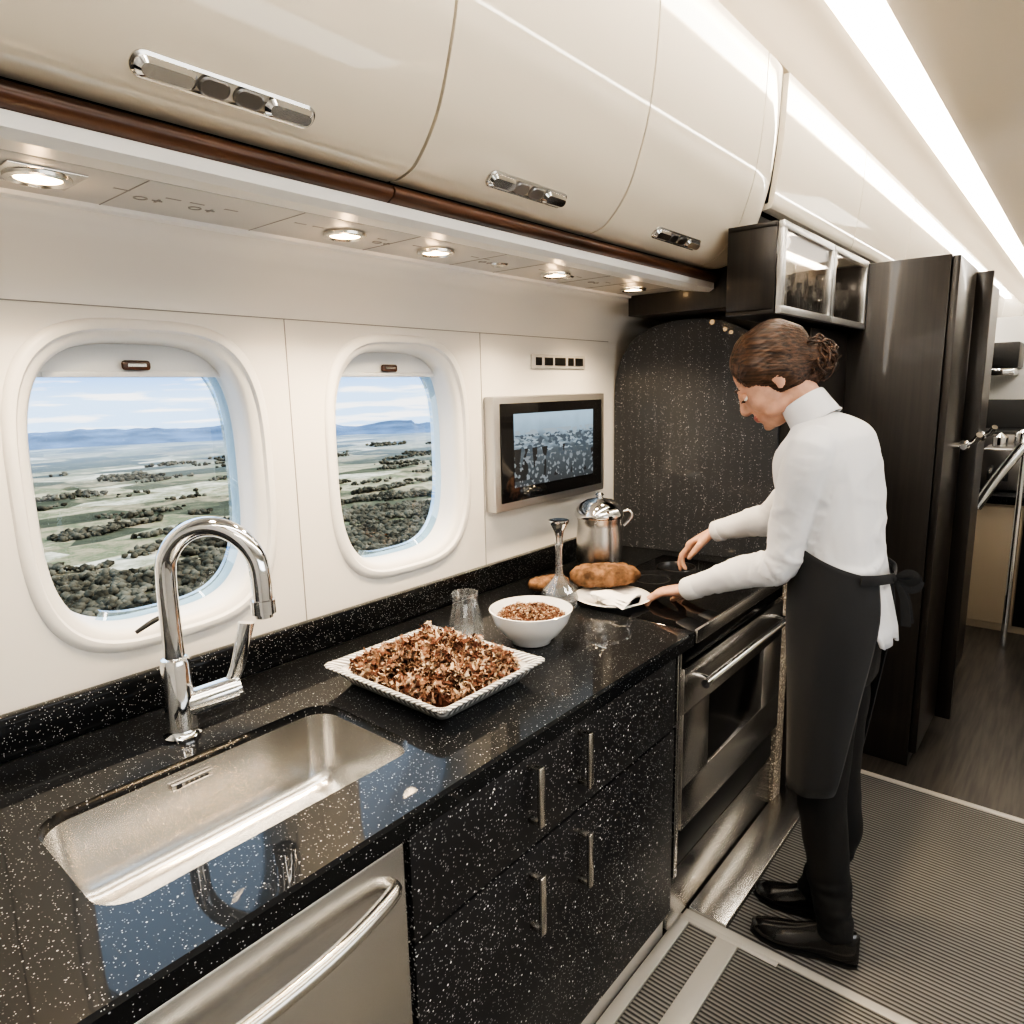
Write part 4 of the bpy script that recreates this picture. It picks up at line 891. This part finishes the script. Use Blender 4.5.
# ---------------------------------------------------------------- world and lights
w=bpy.data.worlds.new('World'); bpy.context.scene.world=w; w.use_nodes=True; nt=w.node_tree; L=nt.links; bg=nt.nodes['Background']
tc=nt.nodes.new('ShaderNodeTexCoord'); sx=nt.nodes.new('ShaderNodeSeparateXYZ'); L.new(tc.outputs['Generated'],sx.inputs[0])
r=nt.nodes.new('ShaderNodeValToRGB'); e=r.color_ramp.elements; e[0].position=.0; e[0].color=(.50,.72,1,1); e[1].position=.45; e[1].color=(.95,1.25,1.6,1)
q=e.new(.045); q.color=(.11,.35,.88,1); q=e.new(.16); q.color=(.35,.62,1.0,1)
L.new(sx.outputs['Z'],r.inputs['Fac'])
mp=nt.nodes.new('ShaderNodeMapping'); mp.inputs['Scale'].default_value=(5,5,60); mp.inputs['Rotation'].default_value=(0,0,.3); n=nt.nodes.new('ShaderNodeTexNoise'); n.inputs['Scale'].default_value=1.6; n.inputs['Detail'].default_value=6; L.new(tc.outputs['Generated'],mp.inputs[0]); L.new(mp.outputs[0],n.inputs['Vector'])
cr=nt.nodes.new('ShaderNodeValToRGB'); cr.color_ramp.elements[0].position=.515; cr.color_ramp.elements[1].position=.60; L.new(n.outputs['Fac'],cr.inputs['Fac'])
zr=nt.nodes.new('ShaderNodeMapRange'); zr.inputs[1].default_value=.12; zr.inputs[2].default_value=.30; zr.inputs[3].default_value=1; zr.inputs[4].default_value=0; L.new(sx.outputs['Z'],zr.inputs[0])
cm_=nt.nodes.new('ShaderNodeMath'); cm_.operation='MULTIPLY'; L.new(cr.outputs['Color'],cm_.inputs[0]); L.new(zr.outputs[0],cm_.inputs[1])
mx=nt.nodes.new('ShaderNodeMix'); mx.data_type='RGBA'; mx.inputs[7].default_value=(1,1,1,1); L.new(cm_.outputs[0],mx.inputs[0]); L.new(r.outputs['Color'],mx.inputs[6]); L.new(mx.outputs[2],bg.inputs['Color']); bg.inputs['Strength'].default_value=2.2
s=bpy.data.lights.new('sun','SUN'); s.energy=7; s.angle=.01; s.color=(1,.93,.83); so=bpy.data.objects.new('sun',s); bpy.context.collection.objects.link(so); so.rotation_euler=(math.radians(55),0,math.radians(50))
def area(n,loc,to,sx_,sy_,e,col):
    l=bpy.data.lights.new(n,'AREA'); l.shape='RECTANGLE'; l.size=sx_; l.size_y=sy_; l.energy=e; l.color=col
    o=bpy.data.objects.new(n,l); bpy.context.collection.objects.link(o); o.location=loc; d=V(to)-V(loc); o.rotation_euler=d.to_track_quat('-Z','Y').to_euler(); return o
area('cabin_side_fill',(1.2,-1.35,1.25),(1.2,1,.6),2.6,.6,17,(.95,.98,1))  # added fill standing in for unbuilt windows on the opposite side
area('aisle_fill',(.2,-.15,2.55),(.6,.3,0),1.6,.5,8,(1,.94,.86))  # added overhead fill for the aisle, no fixture modelled
area('far_cabin_fill',(5.4,-.2,2.5),(5.4,0,0),1.2,.6,6,(1,.93,.85))  # added fill over the far galley, no fixture modelled
# ---------------------------------------------------------------- camera
cam=bpy.data.cameras.new('camera'); co=bpy.data.objects.new('camera',cam); bpy.context.collection.objects.link(co)
cam.sensor_width=36; cam.lens=24.08; cam.clip_start=.02; cam.clip_end=6000
R_=V((.6409,-.7675,-.0203)); U_=V((.1495,.0988,.9839)); B_=V((-.7530,-.6336,.1779))
Rm=Matrix((R_,U_,B_)).transposed().to_4x4(); co.matrix_world=Matrix.Translation((0,0,1.55))@Rm
bpy.context.scene.camera=co
try:
    bpy.context.scene.view_settings.look='AgX - High Contrast'
    bpy.context.scene.view_settings.exposure=-.15
except Exception as ex: print('look',ex)
